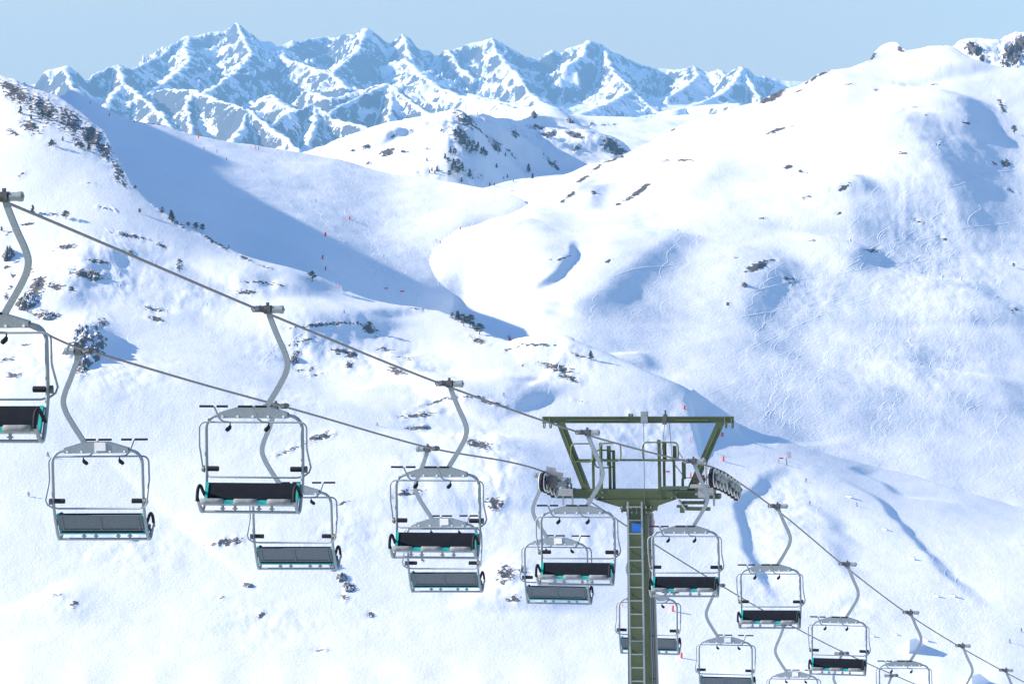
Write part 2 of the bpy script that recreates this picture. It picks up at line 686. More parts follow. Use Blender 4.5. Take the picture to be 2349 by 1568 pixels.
A_rocks = [(196, 790, 40, 62, 10, .62), (185, 850, 26, 20, 0, 0.74), (235, 740, 16, 20, 30, 0.64),
           (40, 215, 60, 30, 30, .78), (100, 250, 60, 34, 35, .78), (160, 280, 55, 32, 40, .78), (210, 312, 40, 26, 50, .9), (240, 345, 36, 18, 58, .85), (272, 392, 34, 11, 62, .8), (70, 290, 30, 20, 20, 0.84),
           (180, 330, 26, 9, 50, 0.84), (120, 330, 14, 9, 0, 0.74), (30, 305, 25, 9, 20, 0.74), (20, 200, 30, 14, 20, .9),
           (250, 479, 34, 3, 10, .8), (300, 541, 50, 4, 12, 1.1), (373, 564, 16, 5, 25, .9), (150, 567, 32, 8, -8, 0.89), (297, 578, 11, 5, 0, .9), (225, 600, 36, 7, 8, .8), (200, 630, 55, 13, 8, .9),
           (65, 620, 14, 12, 0, .9), (85, 655, 36, 20, -45, .9), (75, 680, 30, 22, -40, .9), (130, 657, 26, 9, 8, .9), (165, 664, 16, 8, 30, .8), (105, 722, 36, 13, 5, .9), (352, 708, 32, 7, 8, .8), (360, 732, 24, 7, 15, 0.89),
           (14, 614, 10, 5, -20, .9), (30, 631, 8, 8, 40, .85), (23, 660, 11, 5, -20, .85), (15, 680, 9, 10, 0, .8), (38, 602, 12, 4, -15, 0.84), (20, 535, 14, 5, -25, .8), (60, 515, 26, 4, -8, 0.89), (110, 490, 36, 3, 6, 0.84),
           (412, 612, 12, 12, 40, .8), (412, 598, 14, 4, 30, 0.84), (270, 409, 12, 9, 45, .8), (283, 421, 14, 6, 45, .85), (348, 459, 22, 7, 48, .9), (370, 479, 14, 7, 48, .9), (395, 506, 14, 7, 30, .8), (420, 520, 12, 5, 20, 0.74),
           (483, 547, 34, 9, 32, .9), (505, 563, 26, 6, 30, .85), (565, 594, 24, 5, 22, .8), (610, 612, 30, 3, 18, 0.74),
           (595, 648, 62, 4, 5, .95), (567, 670, 32, 7, 0, .9), (640, 655, 20, 4, 25, 0.74), (735, 745, 80, 5, -6, .95), (800, 741, 40, 4, 5, .9), (848, 756, 24, 11, 30, .95), (690, 785, 52, 6, -15, .85), (680, 812, 11, 8, -30, .85), (670, 829, 11, 9, -40, .9),
           (687, 849, 15, 5, -10, .85), (714, 846, 12, 6, -40, .8), (776, 805, 26, 9, 8, .85), (803, 812, 24, 11, 15, .85), (800, 838, 13, 11, -30, .85), (909, 850, 32, 11, 20, 0.84), (885, 802, 22, 6, 5, 0.79), (930, 820, 26, 6, 15, 0.64),
           (1097, 781, 28, 8, 20, 0.84), (964, 709, 30, 3, 5, .8), (1063, 911, 62, 3, -2, 1.0), (1001, 921, 42, 4, -14, 0.89), (960, 952, 52, 9, -5, .8), (963, 981, 42, 6, 0, 0.89), (1099, 1019, 46, 11, 15, 0.89), (936, 1130, 46, 9, -8, .85),
           (1130, 925, 45, 5, 12, 0.74), (1137, 1155, 26, 22, 30, 0.84), (1162, 1315, 30, 32, 30, 0.74), (967, 1283, 9, 5, 0, .8), (1234, 791, 75, 3, 2, 1.0), (1176, 799, 32, 3, -15, .8), (1278, 843, 48, 12, 15, .9), (1306, 867, 34, 9, 18, .85), (1201, 835, 5, 5, 0, .9),
           (1330, 815, 30, 4, 20, 0.84), (735, 1002, 38, 9, -12, 0.89), (665, 1032, 60, 5, -20, 0.74), (787, 1153, 22, 4, -15, .85), (520, 1243, 46, 12, -8, .85), (568, 1342, 13, 5, 0, .9), (510, 1370, 12, 4, 0, 0.74),
           (735, 1490, 26, 3, 0, 0.84), (850, 1410, 8, 9, -30, .8), (170, 1385, 12, 9, -30, .8), (310, 1237, 26, 5, -5, 0.84), (130, 1365, 20, 5, 0, 0.64), (1200, 1310, 20, 18, 30, 0.69), (720, 860, 30, 4, -10, 0.64), (600, 1410, 10, 8, -50, 0.84), (790, 1370, 16, 9, 40, 0.74),
           (20, 825, 22, 8, -10, .8), (30, 860, 20, 8, 0, 0.89), (60, 790, 20, 6, 0, 0.74), (1180, 1370, 24, 12, 0, 0.74), (1330, 920, 20, 4, 10, 0.54), (50, 400, 14, 4, -20, 0.84), (200, 420, 30, 3, 8, 0.64)]
A_ridges = [
    ([(1180, 800), (1300, 815), (1390, 850), (1480, 893), (1580, 932), (1690, 966)], 10, 45, 16),
    ([(1000, 925), (1060, 910), (1150, 905), (1230, 935)], 7, 26, 22),
    ([(660, 795), (735, 742), (830, 738), (885, 760)], 7, 30, 16),
    ([(520, 660), (600, 645), (660, 655), (700, 690)], 6, 26, 14),
    ([(170, 615), (235, 597), (262, 620)], 4, 20, 8),
    ([(120, 720), (180, 640), (250, 632)], 4, 20, 10),
    ([(870, 850), (935, 850), (990, 900)], 4, 25, 14),
    ([(1110, 1010), (1160, 1080), (1190, 1180)], 5, 50, 22),
    ([(1120, 1300), (1230, 1330), (1260, 1400)], 4, 30, 14),
    ([(100, 1360), (140, 1380), (120, 1430)], 2, 30, 14),
    ([(380, 1180), (760, 1090), (1000, 1080)], 3, 60, 60),
    ([(690, 800), (720, 870), (760, 960)], -3, 30, 20),
    ([(940, 760), (980, 840), (1020, 900)], -3, 20, 20),
]
A_drops = [
    ([(1790, 1064), (1739, 1098), (1695, 1133), (1679, 1164), (1679, 1194), (1692, 1240), (1712, 1293), (1738, 1350), (1757, 1395)], 2.0, 7, 24),
    ([(1903, 1095), (1988, 1143), (2053, 1204), (2120, 1271), (2153, 1311), (2195, 1343), (2230, 1378), (2253, 1406)], 1.8, 8, 34),
    ([(1840, 1130), (1880, 1190), (1905, 1260), (1930, 1310), (1965, 1370)], 1.5, 14, 30),
    ([(1930, 1080), (2010, 1110), (2060, 1140)], 1.5, 10, 30),
    ([(1560, 955), (1640, 985), (1720, 1010), (1780, 1030)], 3.0, 16, 50),
]
A_humps = [(192, 800, 11, 26, 6), (1960, 1120, 40, 40, 2), (300, 900, 90, 60, 5), (1350, 1120, 60, 50, 4), (560, 960, 80, 50, 5), (60, 930, 60, 40, 4)]
make_layer('terrain', 'snow-covered slope with rocky humps and pistes falling away under the chairlift', A_crest, A_bottom, A_ctrl, -1000, 2700, 4.0, 420, SNOW_NEAR, A_ridges, A_drops, A_humps,
           ((70, 0.8), (22, 0.17), (7, 0.08)), A_rocks, 0.9, patches=[(900, 830, 120, 50, .9), (1130, 1110, 60, 110, 1.0), (1300, 860, 90, 40, .7), (1090, 1020, 80, 30, .8), (230, 620, 160, 70, 1.0), (700, 800, 130, 50, .9), (250, 900, 160, 60, .6), (620, 980, 120, 60, .5), (450, 680, 120, 50, .7), (800, 1230, 120, 60, .5), (300, 1250, 160, 70, .45), (1150, 1350, 120, 60, .6), (620, 1420, 160, 60, .4), (1480, 1000, 120, 50, .8), (1800, 1180, 80, 110, .6), (1760, 1330, 60, 80, .4), (960, 1110, 60, 50, .7), (1350, 1240, 60, 40, .6), (130, 1390, 60, 40, .5), (1950, 1400, 60, 40, .6), (60, 860, 90, 60, .8), (1000, 950, 60, 40, .7)], stiff=0.03, rscale=0.8, back=(4, 12, 26, 50, 90, 150, 240, 360), back_drop=0.05, seed=3, crest_rough=2.0, vpow=1.0)

B_crest = [(-500, 320), (60, 235), (150, 226), (160, 215), (178, 213), (190, 219), (230, 240), (300, 275), (345, 280), (385, 286), (410, 297), (450, 310), (500, 322), (560, 331), (620, 340), (700, 350), (800, 370), (900, 400), (1050, 420), (1110, 431), (1160, 440), (1198, 456), (1240, 500), (1400, 600)]
B_bottom = [(-500, 700), (240, 420), (300, 500), (450, 600), (560, 660), (720, 710), (1000, 790), (1400, 900)]
B_ctrl = [(-500, 320, 2400), (60, 235, 2380), (165, 215, 2340), (230, 240, 2330), (300, 275, 2320), (385, 285, 2330), (450, 310, 2330), (560, 330, 2340), (700, 350, 2350), (800, 370, 2350), (900, 400, 2345), (1050, 420, 2330), (1198, 456, 2290), (1400, 600, 2280),
          (-500, 700, 2100), (200, 350, 2170), (300, 430, 2110), (450, 540, 2060), (560, 600, 2045), (720, 650, 2035), (1000, 720, 2095), (1080, 690, 2125), (1100, 760, 2150), (1400, 900, 2260), (450, 420, 2170), (600, 450, 2200), (850, 555, 2170), (1000, 560, 2190), (700, 550, 2120)]
make_layer('piste', 'groomed bowl of snow behind the left ridge, half in shadow', B_crest, B_bottom, B_ctrl, -500, 1400, 4.0, 170, SNOW_FAR,
           [([(1010, 490), (1060, 505), (1050, 535), (990, 570)], 3, 30, 12)], [],
           [(168, 214, 10, 30, 3)], ((90, 1.6), (25, 0.4), (8, 0.12)), [(350, 283, 40, 4, 8, .7), (420, 300, 20, 3, 20, .5), (270, 262, 12, 2, 30, .4)], 1.0, seed=9, rscale=0.6)

C_crest = [(975, 605), (1000, 572), (1035, 541), (1058, 523), (1110, 480), (1160, 440), (1200, 411), (1290, 402), (1330, 386), (1350, 378), (1390, 372), (1440, 352), (1500, 322), (1560, 290), (1600, 270), (1650, 258), (1700, 245), (1740, 236), (1765, 222), (1795, 205), (1830, 197), (1850, 186), (1880, 168), (1905, 158), (1950, 152), (1985, 140),
           (2000, 128), (2020, 112), (2045, 103), (2060, 106), (2078, 122), (2100, 112), (2130, 104), (2160, 104), (2185, 112), (2230, 138), (2290, 150), (2349, 154), (2700, 140)]
C_bottom = [(975, 780), (1060, 790), (1230, 870), (1420, 930), (1620, 990), (1830, 1090), (2000, 1140), (2349, 1240), (2700, 1310)]
_dB = TPS(B_ctrl, 5e-3)
C_seam = [(980, 605, -2), (1000, 572, 2), (1035, 541, 2), (1058, 523, 2), (1130, 492, 2), (1198, 458, 2), (980, 650, -6), (980, 700, -8), (980, 760, -10), (1030, 560, 8), (1030, 640, 6), (1080, 600, 18), (1080, 690, 14), (1040, 740, 4)]
C_ctrl = [(_x, _y, float(_dB(np.array([_x]), np.array([_y]))[0]) - _o) for _x, _y, _o in C_seam] + [
          (1200, 411, 2430), (1290, 402, 2430), (1350, 378, 2440), (1440, 352, 2450), (1560, 290, 2480), (1700, 245, 2510), (1830, 197, 2540), (1880, 168, 2560), (1985, 140, 2590), (2045, 103, 2640), (2130, 104, 2620), (2230, 138, 2590), (2349, 154, 2580), (2700, 140, 2590),
          (1130, 460, 2380), (1180, 440, 2410), (1090, 480, 2340), (1150, 600, 2140), (1300, 620, 2128), (1400, 560, 2180), (1700, 560, 2210), (1950, 560, 2235), (2150, 560, 2270), (2349, 560, 2290), (2700, 560, 2300),
          (1230, 800, 2010), (1420, 870, 1985), (1620, 930, 1965), (1830, 1030, 1945), (2000, 1070, 1945), (2349, 1170, 1920), (2700, 1240, 1900), (1620, 990, 1935), (2349, 1240, 1885), (1550, 760, 2070), (1850, 780, 2095), (2150, 800, 2115), (2349, 850, 2110), (2349, 1020, 2010), (2150, 950, 2025),
          (1650, 380, 2370), (1900, 330, 2415), (2150, 330, 2435), (2349, 350, 2450)]
C_rocks = [(1308, 448, 20, 5, -35, .95), (1290, 462, 8, 4, -35, .9), (1336, 411, 26, 4, -30, 1.0), (1461, 443, 36, 6, -32, 1.1), (1480, 428, 16, 6, -30, 1.0), (1419, 468, 9, 3, -15, 1.0), (1363, 443, 6, 4, -20, 1.0), (1289, 593, 24, 3, -18, .9), (1396, 598, 10, 4, -30, .95),
           (1262, 596, 12, 2, -20, .6), (1748, 501, 10, 2.5, 0, .9), (1854, 452, 26, 4, -10, .7), (1937, 429, 18, 6, -25, .95), (1924, 489, 9, 4, -10, .9), (1863, 552, 12, 2.5, 0, .95), (1738, 611, 33, 10, -22, 1.15), (1772, 597, 14, 3, -5, .9), (1708, 655, 7, 5, 0, 1.0), (2002, 575, 30, 5, 0, .75),
           (1812, 642, 24, 12, 10, .65), (2109, 508, 26, 4, 25, .8), (2164, 549, 13, 4, 20, .8), (2086, 786, 5, 3, 0, .9), (2326, 711, 20, 10, -15, .6), (1669, 698, 5, 7, 0, .8), (1690, 590, 12, 2, -10, .5),
           (1780, 300, 30, 4, -20, 1.0), (1815, 290, 12, 2.5, 5, .8), (1809, 384, 16, 5, -15, 1.0), (1838, 393, 16, 4, 10, .75), (1891, 168, 24, 3, -22, 1.1), (1867, 180, 12, 4, -38, 1.1), (1850, 190, 9, 4, -40, .9), (2008, 206, 16, 3, 5, .9), (2098, 244, 12, 3, 0, .9), (2127, 264, 10, 3, 0, .7), (2142, 195, 24, 2, -8, .7),
           (2218, 282, 18, 4, 5, .8), (2153, 332, 7, 3, 0, 1.0), (2072, 352, 12, 4, 15, .9), (2300, 247, 22, 9, 62, .8), (2308, 375, 14, 12, 20, .95), (2280, 375, 10, 7, 30, .7), (2320, 437, 22, 3, 25, .7), (1838, 206, 16, 3, -25, .9), (1780, 218, 30, 11, -35, 1.1), (1755, 230, 16, 6, -25, 1.1), (1999, 130, 14, 8, -50, 1.0), (2066, 114, 12, 7, 45, .9),
           (1950, 193, 18, 2, -5, .8), (1910, 195, 10, 2, -12, .7), (1570, 368, 30, 4, 0, .8), (1525, 370, 14, 4, -8, .9), (1410, 365, 36, 4, -18, .9), (1370, 385, 20, 4, -30, .95), (1460, 250, 10, 2, 0, .5), (1500, 310, 10, 3, -20, .8), (1545, 297, 14, 3, -22, .8), (1450, 345, 12, 3, -20, .7), (1345, 392, 10, 3, -20, .6)]
C_ridges = [
    ([(1558, 535), (1500, 580), (1430, 625), (1360, 680), (1290, 722)], 8, 60, 13),
    ([(1250, 700), (1225, 730), (1195, 745)], 4, 30, 8),
    ([(1222, 505), (1185, 512), (1150, 535), (1140, 570)], 4, 26, 8),
    ([(1790, 590), (1760, 625), (1715, 690), (1680, 745)], 6, 45, 13),
    ([(1975, 565), (1960, 590), (1930, 620)], 7, 40, 12),
    ([(2100, 785), (2085, 830), (2075, 865)], 3, 40, 10),
    ([(2010, 880), (1975, 920), (1925, 965), (1890, 1000)], 4, 70, 18),
    ([(2035, 280), (2085, 340), (2140, 420), (2180, 500), (2215, 580)], 13, 60, 26),
    ([(2190, 290), (2200, 350), (2230, 440), (2290, 540)], 10, 60, 26),
    ([(2215, 225), (2190, 245), (2185, 270), (2215, 330)], 12, 60, 20),
    ([(1940, 420), (1965, 450), (1975, 470)], 6, 40, 10),
    ([(1905, 425), (1930, 490), (1950, 540)], 6, 60, 26),
    ([(1350, 405), (1330, 430), (1310, 460)], 5, 30, 8),
    ([(1395, 420), (1360, 440), (1340, 480)], 6, 30, 8),
    ([(1640, 360), (1600, 420), (1560, 470)], 5, 60, 18),
    ([(2045, 100), (2052, 112), (2070, 130)], 6, 30, 10),
    ([(2140, 110), (2200, 150), (2230, 165)], 6, 60, 20),
    ([(2260, 860), (2290, 900), (2310, 950)], 5, 60, 16),
    ([(2330, 700), (2310, 760), (2330, 820)], 6, 60, 20),
    ([(2180, 640), (2230, 700), (2290, 760)], 5, 60, 20),
    ([(1450, 815), (1470, 830), (1478, 850)], 3, 20, 6),
    ([(1900, 1010), (1930, 1030), (1950, 1060)], 1.5, 60, 18),
]
make_layer('mountainside', 'broad sunlit snow mountainside scored with ski tracks', C_crest, C_bottom, C_ctrl, 980, 2700, 4.0, 330, SNOW_FAR, C_ridges, [([(1210, 690), (1265, 640), (1300, 600), (1310, 560)], 2.5, 6, 30)], [],
           ((140, 2.6), (45, 0.8), (14, 0.14)), C_rocks, 0.8, patches=[(2150, 600, 200, 200, .5), (1850, 680, 150, 100, .4), (2100, 850, 200, 100, .4), (2200, 350, 150, 120, .45), (1450, 460, 100, 60, .4), (1900, 430, 150, 80, .35)], seed=21, rscale=0.6, stiff=2e-3)

S_crest = [(1040, 440), (1090, 434), (1110, 430), (1150, 420), (1200, 411), (1290, 402), (1330, 388), (1400, 385), (1460, 400)]
make_layer('saddle', 'smooth snow saddle between the bowl and the mountainside', S_crest, [(1040, 540), (1460, 540)], [(1040, 440, 2520), (1200, 411, 2560), (1290, 402, 2590), (1400, 385, 2620), (1460, 400, 2620), (1040, 540, 2430), (1250, 540, 2440), (1460, 540, 2470)],
           1040, 1460, 4.0, 40, SNOW_FAR, [], [], [], ((90, 1.6), (25, 0.4)), [], 0.0, seed=27)

D_crest = [(500, 400), (700, 362), (740, 355), (780, 346), (800, 341), (840, 331), (880, 320), (905, 308), (940, 291), (965, 272), (985, 260), (1000, 256), (1020, 254), (1045, 256), (1060, 262), (1090, 266), (1120, 268), (1150, 274), (1180, 272), (1220, 268), (1260, 268), (1290, 272), (1330, 282), (1370, 298), (1400, 316), (1430, 336), (1445, 352), (1600, 420)]
D_bottom = [(500, 560), (1600, 560)]
D_ctrl = [(500, 400, 3250), (740, 355, 3300), (880, 320, 3350), (1000, 256, 3450), (1090, 266, 3480), (1220, 268, 3620), (1330, 282, 3640), (1430, 336, 3600), (1600, 420, 3550), (900, 420, 3200), (1110, 430, 3200), (1250, 420, 3420), (500, 560, 3050), (1000, 560, 3000), (1600, 560, 3000), (1050, 350, 3300), (1200, 350, 3500)]
D_rocks = [(1066, 275, 36, 16, 35, .85), (1059, 315, 34, 22, 50, .8), (1137, 333, 24, 12, 50, .8), (1182, 306, 16, 9, 45, .8), (1230, 292, 26, 6, 5, .85), (1260, 309, 22, 9, 0, .95), (1319, 309, 28, 9, 20, .9), (1322, 342, 9, 7, 0, .95), (1267, 374, 32, 8, 45, .8), (888, 350, 24, 9, -15, .95), (929, 348, 14, 5, 0, .95),
           (980, 342, 9, 4, 0, .9), (843, 336, 22, 5, -15, .9), (775, 364, 14, 3, -10, .9), (843, 376, 11, 4, 0, .85), (943, 300, 11, 3, 0, .8), (1401, 331, 28, 16, 30, .95), (1418, 347, 24, 11, 10, .95), (1325, 341, 10, 6, 0, .9), (1100, 300, 40, 6, 40, .7), (1170, 350, 40, 4, 45, .6), (1015, 300, 12, 6, 20, .7), (1090, 400, 40, 10, 20, .5),
           (900, 310, 14, 3, -15, .8), (810, 345, 18, 3, -15, .8), (960, 395, 16, 3, 0, .6), (1000, 390, 22, 9, 10, .6)]
make_layer('hill', 'rocky snow hill with dark pines in the middle distance', D_crest, D_bottom, D_ctrl, 500, 1600, 3.5, 110, SNOW_HILL,
           [([(1022, 285), (1048, 318), (1070, 355), (1085, 400), (1090, 440)], 18, 130, 24), ([(1158, 305), (1180, 330), (1200, 365)], 9, 50, 22), ([(1060, 330), (1120, 345), (1180, 380)], 10, 40, 18), ([(1240, 318), (1272, 345), (1300, 380)], 8, 40, 18), ([(1310, 300), (1345, 320), (1400, 352)], 8, 40, 40), ([(880, 345), (930, 350)], 8, 40, 10)], [], [],
           ((120, 4.0), (40, 2.0), (14, 0.7)), D_rocks, 2.4, seed=31, crest_rough=3.5, patches=[(1060, 330, 80, 60, 2.6), (1250, 330, 120, 40, 2.2)])

D2_crest = [(1000, 300), (1150, 275), (1200, 262), (1215, 256), (1245, 254), (1270, 258), (1300, 264), (1330, 258), (1345, 266), (1420, 268), (1480, 268), (1540, 266), (1600, 262), (1800, 262)]
make_layer('plateau', 'far snowfield with small dark cliffs behind the rocky hill', D2_crest, [(1000, 420), (1800, 420)],
           [(1000, 300, 4600), (1150, 275, 4600), (1300, 264, 4650), (1480, 268, 4700), (1800, 262, 4700), (1000, 420, 3900), (1300, 340, 4150), (1400, 420, 3850), (1800, 420, 3900)], 1000, 1800, 4.0, 70, SNOW_HILL,
           [([(1200, 262), (1240, 268), (1290, 290)], 14, 80, 30)], [], [], ((120, 4.0), (40, 1.5)),
           [(1224, 266, 9, 9, 0, 1.2), (1250, 273, 5, 4, 30, 1.1), (1309, 281, 9, 8, 0, 1.2), (1356, 286, 12, 3, -30, 1.0), (1385, 287, 8, 3, 0, .9), (1298, 276, 5, 6, 0, .9), (1410, 286, 9, 2, 0, .8)], 3.0, seed=41)

G_crest = [(2120, 150), (2180, 132), (2200, 116), (2215, 107), (2232, 101), (2250, 101), (2265, 104), (2280, 112), (2296, 104), (2312, 95), (2330, 84), (2342, 78), (2352, 80), (2380, 62), (2420, 44), (2500, 60), (2700, 90)]
make_layer('mountain_ridge', 'dark rocky snow peaks rising behind the sunlit mountainside', G_crest, [(2120, 260), (2700, 260)],
           [(2120, 150, 3300), (2240, 100, 3350), (2280, 112, 3360), (2349, 79, 3400), (2420, 44, 3450), (2700, 90, 3450), (2120, 260, 3050), (2300, 260, 3050), (2700, 260, 3050)], 2120, 2700, 3.5, 60, SNOW_HILL,
           [([(2240, 102), (2245, 130), (2225, 160)], 22, 90, 25), ([(2349, 80), (2330, 120), (2300, 160)], 25, 70, 40)], [], [], ((80, 5.0), (25, 2.5), (8, 1.0)),
           [(2235, 116, 24, 14, 25, 1.3), (2255, 135, 10, 14, 0, .9), (2322, 125, 26, 24, -30, 1.2), (2345, 105, 22, 26, 0, 1.2), (2305, 150, 14, 12, 0, .9), (2380, 110, 40, 40, 0, 1.0)], 5.0, seed=51, crest_rough=2.0, rscale=0.25)
# ------------------------------------------------------------------ far mountains: a height field grown from ridge lines
SKYLINE = [(-300, 260, 13), (-100, 230, 13), (20, 205, 13), (58, 185, 13.2), (79, 184, 13.2), (102, 161, 13.2), (120, 154, 13.2), (147, 150, 13.2), (167, 160, 13.2), (181, 174, 13.2), (191, 189, 13.2), (208, 178, 13.3), (226, 164, 13.4), (250, 154, 13.5), (273, 149, 13.6), (290, 157, 14), (301, 160, 14.5),
           (342, 140, 15.5), (373, 125, 16), (396, 102, 16.4), (434, 82, 17), (478, 70, 17), (513, 68, 17), (526, 61, 17), (543, 53, 17), (560, 61, 17), (578, 73, 17), (598, 87, 17), (625, 97, 17), (641, 107, 17), (656, 97, 17), (668, 92, 17), (684, 97, 17.2), (704, 90, 17.3), (752, 82, 17.5), (772, 87, 17.4),
           (793, 77, 17.2), (813, 80, 17.1), (840, 65, 17), (854, 71, 17), (881, 90, 17), (895, 97, 17), (908, 83, 17), (922, 77, 17), (937, 82, 17), (949, 99, 17), (967, 111, 17), (987, 114, 17), (1002, 128, 17), (1020, 128, 17), (1028, 113, 17), (1059, 104, 17), (1086, 95, 17), (1113, 85, 17), (1127, 85, 17),
           (1151, 97, 17), (1178, 109, 17), (1199, 124, 17), (1223, 131, 17), (1242, 136, 17), (1257, 121, 17), (1267, 114, 17), (1291, 122, 17), (1302, 111, 17), (1328, 101, 17), (1350, 92, 17), (1372, 97, 17), (1388, 109, 17), (1417, 122, 17), (1452, 141, 17.2), (1477, 150, 17.3), (1499, 155, 17.4),
           (1537, 160, 17.4), (1569, 158, 17.2), (1593, 150, 17), (1614, 162, 17), (1626, 166, 16.8), (1648, 157, 16.6), (1667, 173, 16.4), (1683, 162, 16.2), (1702, 152, 16), (1715, 155, 16), (1728, 173, 16), (1750, 179, 16), (1782, 182, 16), (1813, 186, 16), (1852, 188, 16), (1950, 200, 16), (2200, 230, 16)]
SPURS = [
    (0.62, [(434, 82, 17), (425, 110, 16.2), (436, 137, 15.2), (400, 172, 14.2), (342, 212, 13.2), (300, 235, 12.6)]),
    (0.8, [(543, 53, 17), (565, 95, 16.2), (577, 125, 15.4), (540, 165, 14.4), (505, 190, 13.6), (470, 215, 13)]),
    (0.7, [(641, 107, 17), (655, 135, 16), (700, 148, 15.2), (760, 168, 14.6), (800, 200, 14)]),
    (0.8, [(840, 65, 17), (822, 115, 16), (770, 160, 15.2), (740, 190, 14.4)]),
    (0.9, [(922, 77, 17), (935, 110, 16.4), (945, 135, 16)]),
    (0.9, [(893, 190, 12.6), (862, 205, 12.4), (830, 218, 12.2), (790, 238, 12), (755, 256, 11.8)]),
    (0.9, [(893, 190, 12.6), (920, 215, 12.3), (955, 240, 12), (990, 262, 11.8), (1040, 290, 11.6)]),
    (1.0, [(893, 190, 12.6), (900, 230, 12.2), (890, 280, 11.6), (880, 340, 11)]),
    (0.9, [(700, 205, 13.2), (760, 225, 12.8), (830, 205, 12.9), (893, 190, 12.6)]),
    (1.0, [(720, 236, 11.6), (690, 250, 11.4), (655, 262, 11.2), (620, 285, 11)]),
    (1.0, [(720, 236, 11.6), (760, 272, 11.3), (810, 282, 11.1), (850, 296, 10.9), (900, 330, 10.6)]),
    (1.1, [(720, 236, 11.6), (725, 280, 11.2), (705, 330, 10.8)]),
    (1.0, [(574, 253, 11.2), (560, 280, 11), (540, 315, 10.6), (520, 350, 10.2)]),
    (1.0, [(574, 253, 11.2), (610, 285, 10.9), (660, 318, 10.5), (690, 350, 10.2)]),
    (1.0, [(342, 212, 13.2), (380, 205, 13), (440, 205, 12.6), (500, 228, 12), (574, 253, 11.2)]),
    (1.0, [(440, 205, 12.6), (430, 250, 12), (440, 300, 11.4)]),
    (0.8, [(273, 149, 13.6), (285, 190, 13.2), (262, 215, 12.8), (245, 240, 12.4)]),
    (0.9, [(285, 190, 13.2), (330, 225, 12.6), (370, 262, 12), (400, 300, 11.5)]),
    (0.8, [(147, 150, 13.2), (160, 185, 12.9), (175, 215, 12.6)]),
    (0.75, [(1127, 85, 17), (1140, 120, 16.4), (1165, 150, 16), (1190, 172, 15.7), (1212, 210, 15.3)]),
    (0.9, [(1028, 113, 17), (1050, 150, 16.4), (1090, 180, 16)]),
    (0.7, [(1350, 92, 17), (1335, 130, 16.5), (1300, 150, 16.2)]),
    (0.8, [(1388, 109, 17), (1400, 150, 16.4), (1420, 175, 16), (1450, 205, 15.4), (1480, 235, 14.8), (1510, 258, 14.4)]),
    (0.7, [(1593, 150, 17), (1600, 175, 16.5), (1570, 200, 16), (1530, 225, 15.5)]),
    (0.75, [(1702, 152, 16), (1690, 185, 15.6), (1655, 215, 15.2), (1620, 240, 14.8)]),
    (0.9, [(1702, 152, 16), (1725, 195, 15.6), (1745, 230, 15.2)]),
    (0.5, [(930, 135, 16), (960, 165, 15.4), (1000, 195, 14.8), (1060, 220, 14.2)]),
    (0.5, [(1080, 215, 14.6), (1160, 235, 14.2), (1250, 250, 13.8)]),
    (0.55, [(1450, 205, 15.4), (1405, 232, 14.2), (1350, 254, 13.2), (1300, 268, 12.4)]),
    (0.55, [(1212, 210, 15.3), (1240, 232, 14.4), (1275, 250, 13.4)]),
    (0.55, [(1655, 215, 15.2), (1600, 238, 14.2), (1545, 254, 13.3)]),
    (0.5, [(1510, 258, 14.4), (1560, 246, 13.8), (1620, 240, 13.4), (1700, 236, 13.2)]),
    (0.5, [(1060, 220, 14.2), (1130, 232, 13.6), (1190, 250, 13)]),
    (0.6, [(620, 215, 13.4), (650, 240, 12.8), (690, 255, 12.4)]),
]


